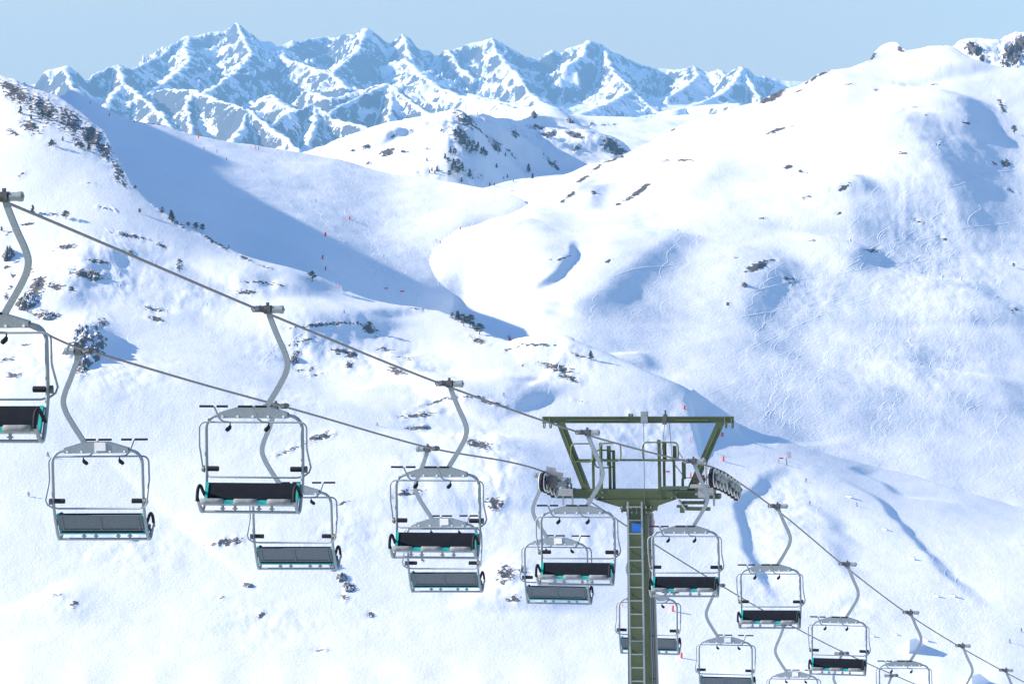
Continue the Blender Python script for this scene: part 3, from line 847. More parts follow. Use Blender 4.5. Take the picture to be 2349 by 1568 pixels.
def far_mountains():
    px = np.arange(-320, 2160, 3.4)
    dep = 7500.0 + (19000.0 - 7500.0) * np.linspace(0, 1, 540)
    nc, nr = len(px), len(dep)
    PX = np.repeat(px[None, :], nr, 0)
    D = np.repeat(dep[:, None], nc, 1)
    X, Y = (PX - W_PX / 2) / F * D, D.copy()
    # floor of the range
    floor = -120.0 + (Y - 7500) * 0.037 + 26 * fbm(X / 520, Y / 700, 4, 3)
    # domain warp so that the spurs wander
    wx = X + 125 * fbm(X / 600, Y / 600, 3, 5) + 30 * fbm(X / 90, Y / 110, 2, 15)
    wy = Y + 125 * fbm(X / 600, Y / 600, 3, 8) + 30 * fbm(X / 90, Y / 110, 2, 18)
    sx = X + 14 * fbm(X / 70, Y / 90, 2, 25)
    H = floor.copy()
    gul = ridged(wx / 260, wy / 380, 6, 61, 0.58)
    near = np.full_like(H, 1e9)
    rnd = random.Random(4)

    def add(q, s, wide, rnd_w=8.0, wob=1.0):
        for a, b in zip(q[:-1], q[1:]):
            y0, y1 = min(a[1], b[1]) - wide, max(a[1], b[1]) + wide
            i0, i1 = np.searchsorted(dep, [y0, y1])
            ax = [W_PX / 2 + F * (p[0] + e) / p[1] for p in (a, b) for e in (-wide, wide)]
            j0, j1 = np.searchsorted(px, [min(ax) - 10, max(ax) + 10])
            if i1 - i0 < 2 or j1 - j0 < 2:
                continue
            S = (slice(i0, i1), slice(j0, j1))
            x_, y_, wx_, wy_ = sx[S], Y[S], wx[S], wy[S]
            dx, dy = b[0] - a[0], b[1] - a[1]
            l2 = dx * dx + dy * dy + 1e-6
            t = np.clip(((x_ - a[0]) * dx + (y_ - a[1]) * dy) / l2, 0, 1)
            d0 = np.hypot(x_ - a[0] - t * dx, y_ - a[1] - t * dy)
            t1 = np.clip(((wx_ - a[0]) * dx + (wy_ - a[1]) * dy) / l2, 0, 1)
            d1 = np.hypot(wx_ - a[0] - t1 * dx, wy_ - a[1] - t1 * dy)
            k = sstep(10, 200, d0) * wob
            d = d0 * (1 - k) + d1 * k
            d = np.sqrt(d * d + rnd_w * rnd_w) - rnd_w
            zc = a[2] + t * (b[2] - a[2])
            h = zc - s * (1.35 * np.minimum(d, 200) + 0.66 * np.clip(d - 200, 0, 900) + 0.34 * np.clip(d - 1100, 0, None)) - (1.2 - gul[S]) * np.minimum(d * 0.42, 58)
            H[S] = np.maximum(H[S], h)
            near[S] = np.minimum(near[S], d0)

    def world_line(poly):
        p = np.array(poly, float)
        return unproj(p[:, 0], p[:, 1], p[:, 2] * 1000)
    lines = [(world_line(SKYLINE), 0.80, 2600.0)] + [(world_line(poly), s, 1500.0) for s, poly in SPURS]
    for n_, (q, s, w) in enumerate(lines):
        add(q, s, w, 3.0 if n_ == 0 else 10.0)
    # ribs that run down the faces from every crest
    for q, s, w in lines:
        for a, b in zip(q[:-1], q[1:]):
            L = math.hypot(b[0] - a[0], b[1] - a[1])
            n = int(L / 420 + rnd.random())
            for _ in range(n):
                t = rnd.random()
                p = a + (b - a) * t
                if rnd.random() < 0.15:
                    continue
                # outwards from the crest, mostly towards the viewer
                ang = math.atan2(b[1] - a[1], b[0] - a[0]) + rnd.choice((-1, 1)) * R(90 + rnd.uniform(-38, 38))
                if w > 2000:
                    ang = R(-90 + rnd.uniform(-60, 60))
                rib = [p - np.array([0, 0, rnd.uniform(4, 22)])]
                drop = rnd.uniform(0.50, 0.78)
                ln = rnd.uniform(350, 900)
                for c in range(3):
                    ang += R(rnd.uniform(-22, 22))
                    st = ln / 3
                    rib.append(rib[-1] + np.array([math.cos(ang) * st, math.sin(ang) * st, -drop * st * (1.15 - 0.2 * c)]))
                add(np.array(rib), rnd.uniform(0.85, 1.35), 420.0)
    jag = np.clip(near / 50.0, 0, 1)
    high = np.clip((H - floor) / 110.0, 0, 1)
    H += high * (jag * 16 + 2) * (ridged(X / 105, Y / 150, 5, 71, 0.6) - 0.75)
    H += (0.35 + 0.65 * high) * 4 * fbm(X / 38, Y / 60, 2, 91)
    V = np.stack([X, Y, H], -1)[::-1]
    # bare rock: more of it low on the front massif and on the crests
    wt = 0.32 * np.exp(-near / 45.0) * high + 0.22 * high * np.exp(-((PX - 500) / 130) ** 2) * np.exp(-((Y - 11200) / 900.0) ** 2)
    o, q = grid_object('mountains', V, nc, nr, SNOW_MOUNTAIN, wt[::-1])
    tag(o, 'hazy blue range of snowy rock peaks along the horizon', 'terrain', kind='structure')
    GROUNDS.append((o, V.reshape(-1, 3), q))


far_mountains()
BVH = finish_grounds()
# ------------------------------------------------------------------ the lift: two vertical rope planes and everything hung from them
PSI = R(15.0)
LN = np.array([math.cos(PSI), -math.sin(PSI), 0.0])      # across the line, to the right
LD = np.array([math.sin(PSI), math.cos(PSI), 0.0])       # along the line, away from the viewer
OFF_R, OFF_L = -24.75, -29.75


def on_plane(px, py, off):
    d = ray(px, py)
    return d * (off / (d @ LN))


ROPE_R_PX = [(-260, 353), (-120, 409), (28, 470), (612, 718), (1030, 887), (1347, 997), (1590, 1061), (1634, 1071), (1642, 1074), (1650, 1077.5), (1658, 1081), (1667, 1086), (1675, 1091.5), (1683, 1097.5), (1691, 1103), (1783, 1170), (1943, 1302), (2088, 1411), (2208, 1486), (2307, 1541), (2430, 1604), (2560, 1664)]
ROPE_L_PX = [(-260, 652), (-60, 710), (60, 746), (175, 796), (240, 815), (450, 877), (690, 943), (975, 1024), (1244, 1080), (1252, 1083), (1262, 1089), (1271, 1095), (1290, 1107), (1412, 1189), (1499, 1246), (1623, 1323), (1765, 1407), (1836, 1445), (1935, 1495), (2046, 1545), (2140, 1585), (2300, 1648), (2430, 1700)]


def rope_points(pxs, off):
    return [Vector(on_plane(a, b, off)) for a, b in pxs]


def rope_path(pxs, off):
    P = rope_points(pxs, off)
    # monotone smooth height along the straight plan line
    s = np.array([p.x * LD[0] + p.y * LD[1] for p in P])
    z = np.array([p.z for p in P])
    ss = np.arange(s[0], s[-1], 0.10)
    # cubic Hermite with finite-difference slopes
    m = np.gradient(z, s)
    i = np.clip(np.searchsorted(s, ss) - 1, 0, len(s) - 2)
    h = s[i + 1] - s[i]
    t = (ss - s[i]) / h
    zz = (2 * t ** 3 - 3 * t ** 2 + 1) * z[i] + (t ** 3 - 2 * t ** 2 + t) * h * m[i] + (-2 * t ** 3 + 3 * t ** 2) * z[i + 1] + (t ** 3 - t ** 2) * h * m[i + 1]
    base = LN * off
    return [Vector((base[0] + LD[0] * a, base[1] + LD[1] * a, b)) for a, b in zip(ss, zz)]


def make_rope(pxs, off, label):
    path = rope_path(pxs, off)
    r = 0.027
    N = len(path)
    k = 24
    vs = []
    fs = []
    side = Vector(LN)
    for i, p in enumerate(path):
        d = (path[min(i + 1, N - 1)] - path[max(i - 1, 0)]).normalized()
        u = side
        w = d.cross(u).normalized()
        tw = i * 0.10 / 0.42 * 2 * math.pi
        for j in range(k):
            a = 2 * math.pi * j / k
            rr = r * (0.86 + 0.14 * abs(math.sin(3 * (a + tw))) ** 0.7)
            vs.append(p + (u * math.cos(a) + w * math.sin(a)) * rr)
    for i in range(N - 1):
        for j in range(k):
            j2 = (j + 1) % k
            fs.append((i * k + j, i * k + j2, (i + 1) * k + j2, (i + 1) * k + j))
    m = MB()
    m.add(vs, fs, True)
    o = m.build('haul_rope', ROPE)
    tag(o, label, 'cable', 'haul ropes of the chairlift')
    return path


rope_r = make_rope(ROPE_R_PX, OFF_R, 'twisted steel haul rope carrying the chairs that face the viewer, over the right-hand sheave wheels')
rope_l = make_rope(ROPE_L_PX, OFF_L, 'twisted steel haul rope carrying the grey-backed chairs, running over the left-hand sheave wheels')


def rope_at(path, px):
    for p in path:
        x, y, d = proj(np.array(p))
        if x >= px:
            return p
    return path[-1]


# ---- one chair: x to the rider's right, y the way the rider faces, z up; the rope passes through the origin
CX = 0.12        # the seat hangs a little off the rope


def make_chair():
    root = empty('chairlift_chair')
    # grip
    g = MB()
    g.prism([(-0.14, -0.05), (0.10, -0.05), (0.14, 0.02), (0.10, 0.075), (-0.10, 0.075), (-0.14, 0.03)], 1, -0.06, 0.06)
    g.box((-0.21, 0, 0.0), (0.13, 0.15, 0.17))
    g.box((-0.20, 0, 0.11), (0.05, 0.06, 0.07))
    g.tube([(-0.26, 0, 0.0), (-0.31, 0, 0.0)], 0.035, 10)
    grip = g.build('grip', STEEL_DARK, root)
    g = MB()
    g.tube([(-0.31, 0, 0.0), (-0.45, 0, 0.0)], 0.075, 14)
    g.tube([(-0.45, 0, 0.0), (-0.52, 0, 0.0)], 0.085, 14)
    g.tube([(-0.52, 0, 0.0), (-0.55, 0, 0.0)], 0.028, 8)
    g.build('spring_housing', STEEL, grip)
    g = MB()
    for s in (-1, 1):
        g.tube([(0.0, s * 0.05, 0.03), (0.0, s * 0.14, 0.045), (0.0, s * 0.24, 0.03), (0, s * 0.30, 0.0)], [0.045, 0.043, 0.038, 0.03], 10)
    g.build('rope_guide', STEEL_LIGHT, grip)
    # hanger
    pts = smooth_path([(-0.20, 0, 0.05), (-0.25, 0, -0.16), (-0.40, 0, -0.54), (-0.545, 0, -0.86), (-0.60, 0, -1.08), (-0.545, 0, -1.30), (-0.40, 0, -1.56), (-0.20, 0, -1.87), (-0.08, 0, -2.07)], 7)
    h = MB()
    h.flatbar(pts, 0.105, 0.06, (0, 1, 0))
    h.build('hanger', STEEL, root)
    # head plate (two sheets) carrying the hanger
    p = MB()
    poly = [(CX - 0.72, -2.17), (CX + 0.72, -2.17), (CX + 0.72, -2.065), (CX + 0.27, -1.935), (CX - 0.27, -1.935), (CX - 0.72, -2.065)]
    for y in (-0.062, 0.05):
        p.prism(poly, 1, y, y + 0.012)
    # folded upper lip
    p.bar((CX - 0.27, 0, -1.933), (CX + 0.27, 0, -1.933), 0.124, 0.012)
    p.bar((CX - 0.27, 0, -1.933), (CX - 0.72, 0, -2.063), 0.124, 0.012)
    p.bar((CX + 0.27, 0, -1.933), (CX + 0.72, 0, -2.063), 0.124, 0.012)
    for x in (-0.64, -0.32, 0, 0.32, 0.64):
        p.tube([(CX + x, -0.08, -2.135), (CX + x, 0.08, -2.135)], 0.024, 8, mi=1)
    plate = p.build('head_plate', [STEEL, PLATE], root)
    s = MB()
    s.box((CX + 0.10, -0.070, -2.03), (0.25, 0.012, 0.18))
    s.build('sign_plate', PLATE, plate)
    # main frame: a rounded hoop that hooks forward under the seat
    hw = 1.01
    prof = smooth_path([(0.0, -2.55), (0.0, -2.95), (0.0, -3.25), (0.045, -3.5), (0.13, -3.75), (0.21, -3.94), (0.30, -4.03), (0.41, -3.985), (0.50, -3.86), (0.60, -3.74)], 4)
    f = MB()
    path = []
    for sgn in (-1, 1):
        side = [(CX + sgn * 0.2, 0, -2.12), (CX + sgn * 0.74, 0, -2.12)]
        side += [(CX + sgn * (hw - 0.27 + 0.27 * math.sin(a)), 0, -2.12 - 0.27 * (1 - math.cos(a))) for a in [k * math.pi / 16 for k in range(1, 9)]]
        side += [(CX + sgn * hw, q[0], q[1]) for q in prof]
        path.append(side)
    f.tube(path[0][::-1] + path[1], 0.036, 10)
    f.build('frame', STEEL, root)
    f = MB()
    f.tube([(CX - hw, 0.30, -4.03), (CX + hw, 0.30, -4.03)], 0.03, 10)
    for x in (-0.45, -0.18, 0.32, 0.58):
        f.box((CX + x, 0.30, -3.955), (0.045, 0.04, 0.13))
        f.box((CX + x, 0.30, -3.965), (0.10, 0.05, 0.025))
    f.build('seat_rail', STEEL, root)
    # safety bar, raised
    r = MB()
    yb = 0.09
    ow = hw + 0.115
    top = -2.25
    path = []
    for sgn in (-1, 1):
        side = [(CX + sgn * (hw + 0.01), 0.0, -3.34), (CX + sgn * (hw + 0.10), -0.10, -3.26), (CX + sgn * (ow + 0.015), -0.13, -3.16), (CX + sgn * ow, 0.03, -2.86), (CX + sgn * ow, yb, -2.75), (CX + sgn * ow, yb, top - 0.13)]
        side += [(CX + sgn * (ow - 0.13 + 0.13 * math.cos(a)), yb, top - 0.13 + 0.13 * math.sin(a)) for a in [k * math.pi / 12 for k in range(1, 7)]]
        path.append(side)
    r.tube(path[0] + path[1][::-1], 0.02, 8)
    bar = r.build('safety_bar', STEEL, root)
    r = MB()
    r.tube([(CX - hw, -0.01, -3.33), (CX - hw + 0.1, 0.05, -3.355), (CX + hw - 0.1, 0.05, -3.355), (CX + hw, -0.01, -3.33)], 0.02, 8)
    r.build('cross_rod', STEEL, root)
    # footrests and grab knobs on the safety bar
    for x in (0.62, -0.19):
        q = MB()
        q.tube([(CX + x - 0.16, yb, top), (CX + x - 0.02, yb + 0.03, top + 0.01), (CX + x + 0.03, yb + 0.14, top + 0.08), (CX + x + 0.08, yb + 0.30, top + 0.32)], 0.02, 8)
        fr = q.build('footrest', STEEL, bar)
        q = MB()
        q.tube([(CX + x - 0.20, yb + 0.30, top + 0.335), (CX + x + 0.03, yb + 0.30, top + 0.335)], 0.024, 8)
        q.tube([(CX + x + 0.10, yb + 0.30, top + 0.335), (CX + x + 0.39, yb + 0.30, top + 0.335)], 0.024, 8)
        q.build('foot_pad', RUBBER, fr)
    for x in (0.50, -0.31):
        q = MB()
        q.tube([(CX + x - 0.03, yb, top), (CX + x - 0.03, yb + 0.01, top - 0.09)], 0.014, 6)
        q.tube([(CX + x - 0.03, yb, top - 0.07), (CX + x - 0.02, yb + 0.02, top - 0.11), (CX + x + 0.01, yb + 0.05, top - 0.14), (CX + x + 0.03, yb + 0.07, top - 0.17)], [0.03, 0.042, 0.046, 0.035], 8)
        q.build('grab_knob', RUBBER, bar)
    # hinge pads
    for sgn in (-1, 1):
        q = MB()
        q.tube([(CX + sgn * (hw - 0.03), 0.0, -3.19), (CX + sgn * (hw - 0.25), 0.0, -3.19)], 0.053, 14)
        hp = q.build('hinge_pad', RUBBER, root)
        q = MB()
        q.tube([(CX + sgn * (hw + 0.03), -0.02, -3.2), (CX + sgn * (hw + 0.09), -0.04, -3.2)], 0.06, 10)
        q.tube([(CX + sgn * (hw + 0.06), -0.04, -3.26), (CX + sgn * (hw + 0.06), -0.02, -3.13)], 0.03, 8)
        q.build('hinge', STEEL_DARK, hp)
    # back: black cushion in a teal shell with a grey sheet behind
    sw = hw - 0.09
    def backpt(t, off):
        # t 0 at top, 1 at bottom
        a = Vector((0, 0.02, -3.50))
        b_ = Vector((0, 0.20, -3.92))
        d = (b_ - a).normalized()
        n = Vector((0, -d.z, d.y))
        if n.y < 0:
            n = -n
        return a + (b_ - a) * t + n * off
    def slab(m, x0, x1, t0, t1, o0, o1, mi=0):
        vs = []
        for x in (x0, x1):
            for t, o in ((t0, o0), (t1, o0), (t1, o1), (t0, o1)):
                p = backpt(t, o)
                vs.append((CX + x, p.y, p.z))
        m.add(vs, [(0, 1, 2, 3), (7, 6, 5, 4), (0, 4, 5, 1), (1, 5, 6, 2), (2, 6, 7, 3), (3, 7, 4, 0)], False, mi)
    q = MB()
    slab(q, -sw, sw, 0.0, 0.92, 0.055, 0.10)
    q.build('backrest', CUSHION, root)
    q = MB()
    slab(q, -sw - 0.03, sw + 0.03, 0.02, 0.80, 0.005, 0.03)
    bp = q.build('back_panel', BACKSTEEL, root)
    q = MB()
    for x in (-sw + 0.06, 0.0, sw - 0.06):
        slab(q, x - 0.025, x + 0.025, 0.0, 0.78, -0.012, 0.004)
    slab(q, -sw, sw, -0.03, 0.03, -0.016, 0.004)
    slab(q, -sw, sw, 0.74, 0.80, -0.016, 0.004)
    q.build('rib', BACKSTEEL, bp)
    for sgn in (-1, 1):
        q = MB()
        x0, x1 = sorted((sgn * (sw + 0.001), sgn * (sw + 0.055)))
        slab(q, x0, x1, -0.01, 0.95, 0.035, 0.115)
        q.build('side_trim', TEAL, root)
    # seat pan, tilted up to the front
    def seat(m, x0, x1, ya, za, yb2, zb, th, mi=0):
        vs = []
        for x in (x0, x1):
            vs += [(CX + x, ya, za), (CX + x, yb2, zb), (CX + x, yb2, zb - th), (CX + x, ya, za - th)]
        m.add(vs, [(0, 1, 2, 3), (7, 6, 5, 4), (0, 4, 5, 1), (1, 5, 6, 2), (2, 6, 7, 3), (3, 7, 4, 0)], False, mi)
    q = MB()
    seat(q, -sw, sw, 0.20, -3.85, 0.56, -3.765, 0.035)
    st = q.build('seat', CUSHION, root)
    q = MB()
    seat(q, -sw - 0.04, sw + 0.04, 0.19, -3.886, 0.60, -3.802, 0.022)
    for x in (-0.335, 0.335):
        seat(q, x - 0.12, x + 0.12, 0.565, -3.77, 0.625, -3.775, 0.075)
    q.build('seat_shell', TEAL, st)
    q = MB()
    seat(q, -sw - 0.06, sw + 0.06, 0.22, -3.905, 0.58, -3.832, 0.014)
    q.build('seat_pan', STEEL, st)
    for x in (-0.70, 0.0, 0.70):
        q = MB()
        path = [(CX + x - 0.235, 0.615, -3.80), (CX + x + 0.235, 0.615, -3.80)]
        vs = []
        n = 12
        xs = [-0.24, -0.232, -0.1, 0.1, 0.232, 0.24]
        rr = [0.048, 0.06, 0.063, 0.061, 0.06, 0.048]
        q.tube([(CX + x + a, 0.615, -3.80) for a in xs], rr, 14)
        q.build('front_pad', FOAM, root)
    # armrests
    for sgn in (-1, 1):
        q = MB()
        X = CX + sgn * (sw + 0.09)
        q.tube(smooth_path([(X, 0.62, -3.80), (X, 0.60, -3.66), (X, 0.555, -3.555), (X, 0.47, -3.50), (X, 0.37, -3.52), (X, 0.24, -3.63), (X, 0.13, -3.72)], 5), 0.034, 10)
        q.build('armrest', RUBBER, root)
        q = MB()
        q.bar((CX + sgn * (sw + 0.075), 0.60, -3.80), (CX + sgn * (sw + 0.075), 0.36, -3.97), 0.05, 0.02)
        q.build('arm_bracket', STEEL, root)
    return root


CHAIRS_R = [
    (10, 'empty black-cushioned chair facing the viewer, cut off by the left edge of the photo'),
    (612, 'biggest complete black-cushioned chair facing the viewer, overlapping a grey-backed chair below its right end'),
    (1030, 'black-cushioned chair facing the viewer, halfway between the biggest one and the green tower'),
    (1347, 'black-cushioned chair facing the viewer, just left of the tower column below the crossarm'),
    (1590, 'black-cushioned chair facing the viewer, hung just right of the tower column and blue sign'),
    (1783, 'black-cushioned chair facing the viewer, first one hung beyond the right sheave wheels'),
    (1943, 'black-cushioned chair facing the viewer, lowest whole seat of its row, near the bottom edge'),
    (2088, 'chair at the bottom edge showing only hanger and frame top, right of the lowest seat'),
    (2208, 'second-last chair of the right rope, only its bent hanger showing at the bottom edge'),
    (2307, 'last and smallest chair grip at the bottom right corner'),
]
CHAIRS_L = [
    (182, 'biggest grey-backed chair, seen from behind in front of the dark boulder slope on the left'),
    (630, 'grey-backed chair seen from behind, partly covered by the biggest black-cushioned chair'),
    (981, 'grey-backed chair seen from behind, below the seat of the chair halfway to the tower'),
    (1249, 'grey-backed chair seen from behind, its hanger rising to the left sheave wheels'),
    (1464, 'grey-backed chair seen from behind, split in two by the green tower column'),
    (1643, 'grey-backed chair right of the tower foot, its seat cut by the bottom edge'),
    (1799, 'grey-backed chair at the bottom edge below the first chair beyond the sheave wheels'),
    (1931, 'chair grip and hanger showing behind the lowest whole black seat'),
    (2045, 'last grey-backed chair, its grip showing through the frame at the bottom edge'),
]
proto = make_chair()
first = True
for rows, path, sgn, grp in ((CHAIRS_R, rope_r, 1, 'chairs facing the viewer'), (CHAIRS_L, rope_l, -1, 'chairs seen from behind')):
    for px, label in rows:
        d = proj(np.array(rope_at(path, px)))[2]
        p = rope_at(path, px - sgn * 0.20 * F / d * math.cos(R(17)))
        o = proto if first else copy_tree(proto)
        first = False
        o.location = p
        # riders on the right rope face back up the line, on the left rope down it
        _w = random.Random(px)      # each chair swings a little its own way
        o.rotation_euler = (R(_w.uniform(-1.0, 1.0)), R(_w.uniform(-0.7, 0.7)), (math.pi if sgn > 0 else 0.0) - PSI + R(_w.uniform(-1.5, 1.5)))
        tag(o, label, 'chairlift chair', grp)

# ------------------------------------------------------------------ tower
TC = on_plane(1469, 1130, (OFF_R + OFF_L) / 2)


def TL(px, py, along=0.0):
    """tower-local x (across) and z of a picture point on the plane square to the line"""
    d = ray(px, py)
    t = (TC @ LD + along) / (d @ LD)
    p = d * t - TC
    return float(p @ LN), float(p[2])


def tower():
    root = empty('lift_tower', TC, -PSI)
    tag(root, 'olive green steel lift tower with ladder, crossarm and sheave wheels', 'tower')
    g = None
    for bv in BVH:
        h = bv.ray_cast(Vector((TC[0], TC[1], 300)), Vector((0, 0, -1)), 5000)
        if h[0] is not None:
            g = h[0].z if g is None else max(g, h[0].z)
    zg = g - TC[2]
    # column
    xl, z0 = TL(1438.6, 1176, -0.3)
    xr, _ = TL(1478.5, 1176, -0.3)
    cw = xr - xl
    cx = (xl + xr) / 2
    m = MB()
    ht = z0
    vs = []
    for z, k in ((zg - 1.0, 1.55), (ht, 1.0)):
        for a, b in ((-1, -1), (1, -1), (1, 1), (-1, 1)):
            vs.append((cx + a * cw / 2 * (1 + (k - 1)), b * 0.30 * k, z))
    m.add(vs, [(3, 2, 1, 0), (4, 5, 6, 7), (0, 1, 5, 4), (1, 2, 6, 5), (2, 3, 7, 6), (3, 0, 4, 7)])
    col = m.build('column', OLIVE, root)
    k = lambda z: 1 + 0.55 * (ht - z) / (ht - zg)
    m = MB()
    for z in np.arange(ht - 1.2, zg, -1.35):
        m.tube([(cx + cw / 2 * k(z) - 0.02, 0.02, z), (cx + cw / 2 * k(z) + 0.12, 0.02, z)], 0.03, 8)
        for s in (0, -0.42):
            m.tube([(cx - cw / 2 * k(z) + 0.13, -0.30 * k(z), z + s), (cx - cw / 2 * k(z) + 0.13, -0.30 * k(z) - 0.10, z + s)], 0.028, 8)
    m.build('step_bolt', OLIVE_LIGHT, col)
    # flange between head and column
    m = MB()
    x0, z1 = TL(1430, 1161)
    x1, z2 = TL(1503.5, 1174)
    m.box(((x0 + x1) / 2, 0, z1 - 0.03), (x1 - x0, 0.85, 0.05))
    m.box(((x0 + x1) / 2, 0, z1 - 0.10), (x1 - x0 - 0.03, 0.82, 0.05))
    m.box(((x0 + x1) / 2, 0, (z0 + z1) / 2 - 0.07), (cw + 0.12, 0.7, z1 - z0))
    fl = m.build('flange', OLIVE, root)
    m = MB()
    for i in range(7):
        x = x0 + 0.05 + (x1 - x0 - 0.10) * i / 6
        m.tube([(x, -0.38, z1 - 0.17), (x, -0.38, z1 + 0.04)], 0.024, 8)
        m.tube([(x, 0.38, z1 - 0.17), (x, 0.38, z1 + 0.04)], 0.024, 8)
    m.build('bolt', STEEL_LIGHT, fl)
    # head: wedge under the crossarm
    a = [TL(1369, 1143), TL(1555, 1143), TL(1503.6, 1161), TL(1429.6, 1161)]
    m = MB()
    m.prism(a, 1, -0.30, 0.30)
    m.build('head', OLIVE, root)
    # crossarm
    xa, za = TL(1279, 1141)
    xb, zb = TL(1652.5, 1141)
    xc, zc = TL(1311, 1122)
    xd, zd = TL(1633, 1121)
    m = MB()
    m.box(((xa + xb) / 2, 0, za + 0.075), (xb - xa, 0.34, 0.15))
    m.box(((xc + xd) / 2, 0, za + 0.215), (xd - xc, 0.34, 0.13))
    x2, _ = TL(1372, 1130)
    x3, _ = TL(1556, 1130)
    m.box(((x2 + x3) / 2, 0, za + 0.14), (x3 - x2, 0.44, 0.296))
    arm = m.build('crossarm', OLIVE, root)
    m = MB()
    for x in (x2 + 0.1, x3 - 0.1):
        for dx in (-0.06, 0.10):
            m.tube([(x + dx, -0.25, za + 0.03), (x + dx, 0.2, za + 0.03)], 0.024, 8)
            m.tube([(x + dx, -0.25, za + 0.2), (x + dx, 0.2, za + 0.2)], 0.02, 8)
    m.build('bolt', STEEL_LIGHT, arm)
    # light grey saddle blocks at both ends
    for pa, pb in (((1273, 1138), (1318, 1122)), ((1598, 1137), (1640, 1121))):
        x0_, z0_ = TL(*pa)
        x1_, z1_ = TL(*pb)
        m = MB()
        m.box(((x0_ + x1_) / 2, -0.03, z0_ + 0.15), (x1_ - x0_, 0.42, z1_ - z0_))
        m.box(((x0_ + x1_) / 2, -0.2, za - 0.03), (0.06, 0.03, 0.36))
        m.box(((x0_ + x1_) / 2 + 0.3, -0.2, za - 0.03), (0.06, 0.03, 0.36))
        blk = m.build('saddle', STEEL_LIGHT, root)
        m = MB()
        for dx in (-0.22, 0.12, 0.24):
            m.tube([((x0_ + x1_) / 2 + dx, -0.1, z1_), ((x0_ + x1_) / 2 + dx, -0.1, z1_ + 0.2)], 0.03, 8)
        m.build('bolt', STEEL_DARK, blk)
    # ladder
    m = MB()
    yl = lambda z: -0.30 * k(z) - 0.16
    lx0, lz0 = TL(1440, 1150, -0.46)
    lx1, _ = TL(1472, 1150, -0.46)
    zb_ = zg + 0.5
    for x in (lx0, lx1):
        m.bar((x, yl(lz0), lz0), (x, yl(zb_), zb_), 0.055, 0.04, (0, 1, 0))
    z = lz0 - 0.16
    rung = []
    while z > zb_:
        m.bar((lx0 + 0.02, yl(z), z), (lx1 - 0.02, yl(z), z), 0.035, 0.035, (0, 0, 1), mi=1)
        z -= 0.42
    m.build('ladder', [STEEL, STEEL], root)
    # blue sign
    s0, sz0 = TL(1449.5, 1219.3, -0.34)
    s1, sz1 = TL(1472.4, 1199.5, -0.34)
    m = MB()
    m.box(((s0 + s1) / 2, -0.355, (sz0 + sz1) / 2), (s1 - s0, 0.02, sz1 - sz0))
    m.build('blue_sign', BLUE, root)
    # cable tray and conduit down the right-hand side
    t0, tz = TL(1489.5, 1177, 0.38)
    m = MB()
    bz = zg + 1
    for off, w in ((0.0, 0.05), (0.075, 0.055)):
        x = t0 + off + 0.02
        m.bar((x, 0.36, tz), (x + (k(bz) - 1) * cw / 2, 0.36 * k(bz), bz), w, 0.16, (0, 1, 0))
    m.build('cable_tray', STEEL_LIGHT, root)
    m = MB()
    x = cx + cw / 2 + 0.06
    m.tube([(x, -0.12, z0 - 0.1), (x + (k(bz) - 1) * cw / 2, -0.12, bz)], 0.02, 8)
    m.build('conduit', STEEL, root)
    # gantry
    def beam(m, pa, pb, w, h, along=0.0):
        (x0_, z0_), (x1_, z1_) = TL(*pa, along), TL(*pb, along)
        m.bar((x0_, along, z0_), (x1_, along, z1_), w, h, (0, 0, 1))
    m = MB()
    gx0, gz0 = TL(1245.3, 969)
    gx1, gz1 = TL(1682.8, 970)
    gh = 0.185
    gt = TL(1245.3, 955.6)[1]
    gm = (gt + gz0) / 2
    # I-section: web and two flanges
    m.bar((gx0, 0, gm), (gx1, 0, gm), 0.14, 0.16)
    m.bar((gx0, 0, gm + 0.09), (gx1, 0, gm + 0.09), 0.20, 0.02)
    m.bar((gx0, 0, gm - 0.09), (gx1, 0, gm - 0.09), 0.20, 0.02)
    m.bar((TL(1302, 961)[0], -0.085, gm), (TL(1440, 961)[0], -0.085, gm), 0.04, 0.03, mi=1)
    m.bar((TL(1550, 961)[0], -0.085, gm), (TL(1625, 961)[0], -0.085, gm), 0.04, 0.03, mi=1)
    gb = m.build('gantry_beam', [OLIVE, OLIVE_LIGHT], root)
    for px in (1248.5, 1263, 1665, 1680):
        m = MB()
        x, _ = TL(px, 960)
        zt = gm - 0.05
        m.tube([(x, -0.11, zt + 0.12), (x, -0.11, zt - 0.16), (x, -0.09, zt - 0.2), (x + 0.03, -0.07, zt - 0.2), (x + 0.04, -0.06, zt - 0.14), (x + 0.04, -0.06, zt)], 0.02, 6)
        m.build('lifting_hook', OLIVE_LIGHT, gb)
    for pa, pb in (((1286, 967), (1347, 1124)), ((1654, 968), (1585, 1124))):
        m = MB()
        (x0_, z0_), (x1_, z1_) = TL(*pa), TL(*pb)
        m.bar((x0_, 0, z0_), (x1_, 0, z1_), 0.21, 0.14, (0, 1, 0))
        m.bar((x0_, -0.09, z0_), (x1_, -0.09, z1_), 0.24, 0.018, (0, 1, 0))
        lg = m.build('gantry_leg', OLIVE, root)
        m = MB()
        q0 = Vector((x0_, -0.115, z0_)).lerp(Vector((x1_, -0.115, z1_)), 0.08)
        q1 = Vector((x0_, -0.115, z0_)).lerp(Vector((x1_, -0.115, z1_)), 0.88)
        m.bar(q0, q1, 0.035, 0.03, (0, 1, 0))
        m.build('stiffener', OLIVE_LIGHT, lg)
    # small gear on the beam
    m = MB()
    x, _ = TL(1478, 950)
    m.box((x, 0, gm + 0.18), (0.20, 0.16, 0.16))
    m.box((x + 0.02, -0.11, gm), (0.22, 0.02, 0.22))
    m.build('winch', STEEL, root)
    m = MB()
    x, _ = TL(1526, 950)
    m.box((x, 0, gm + 0.12), (0.10, 0.16, 0.10))
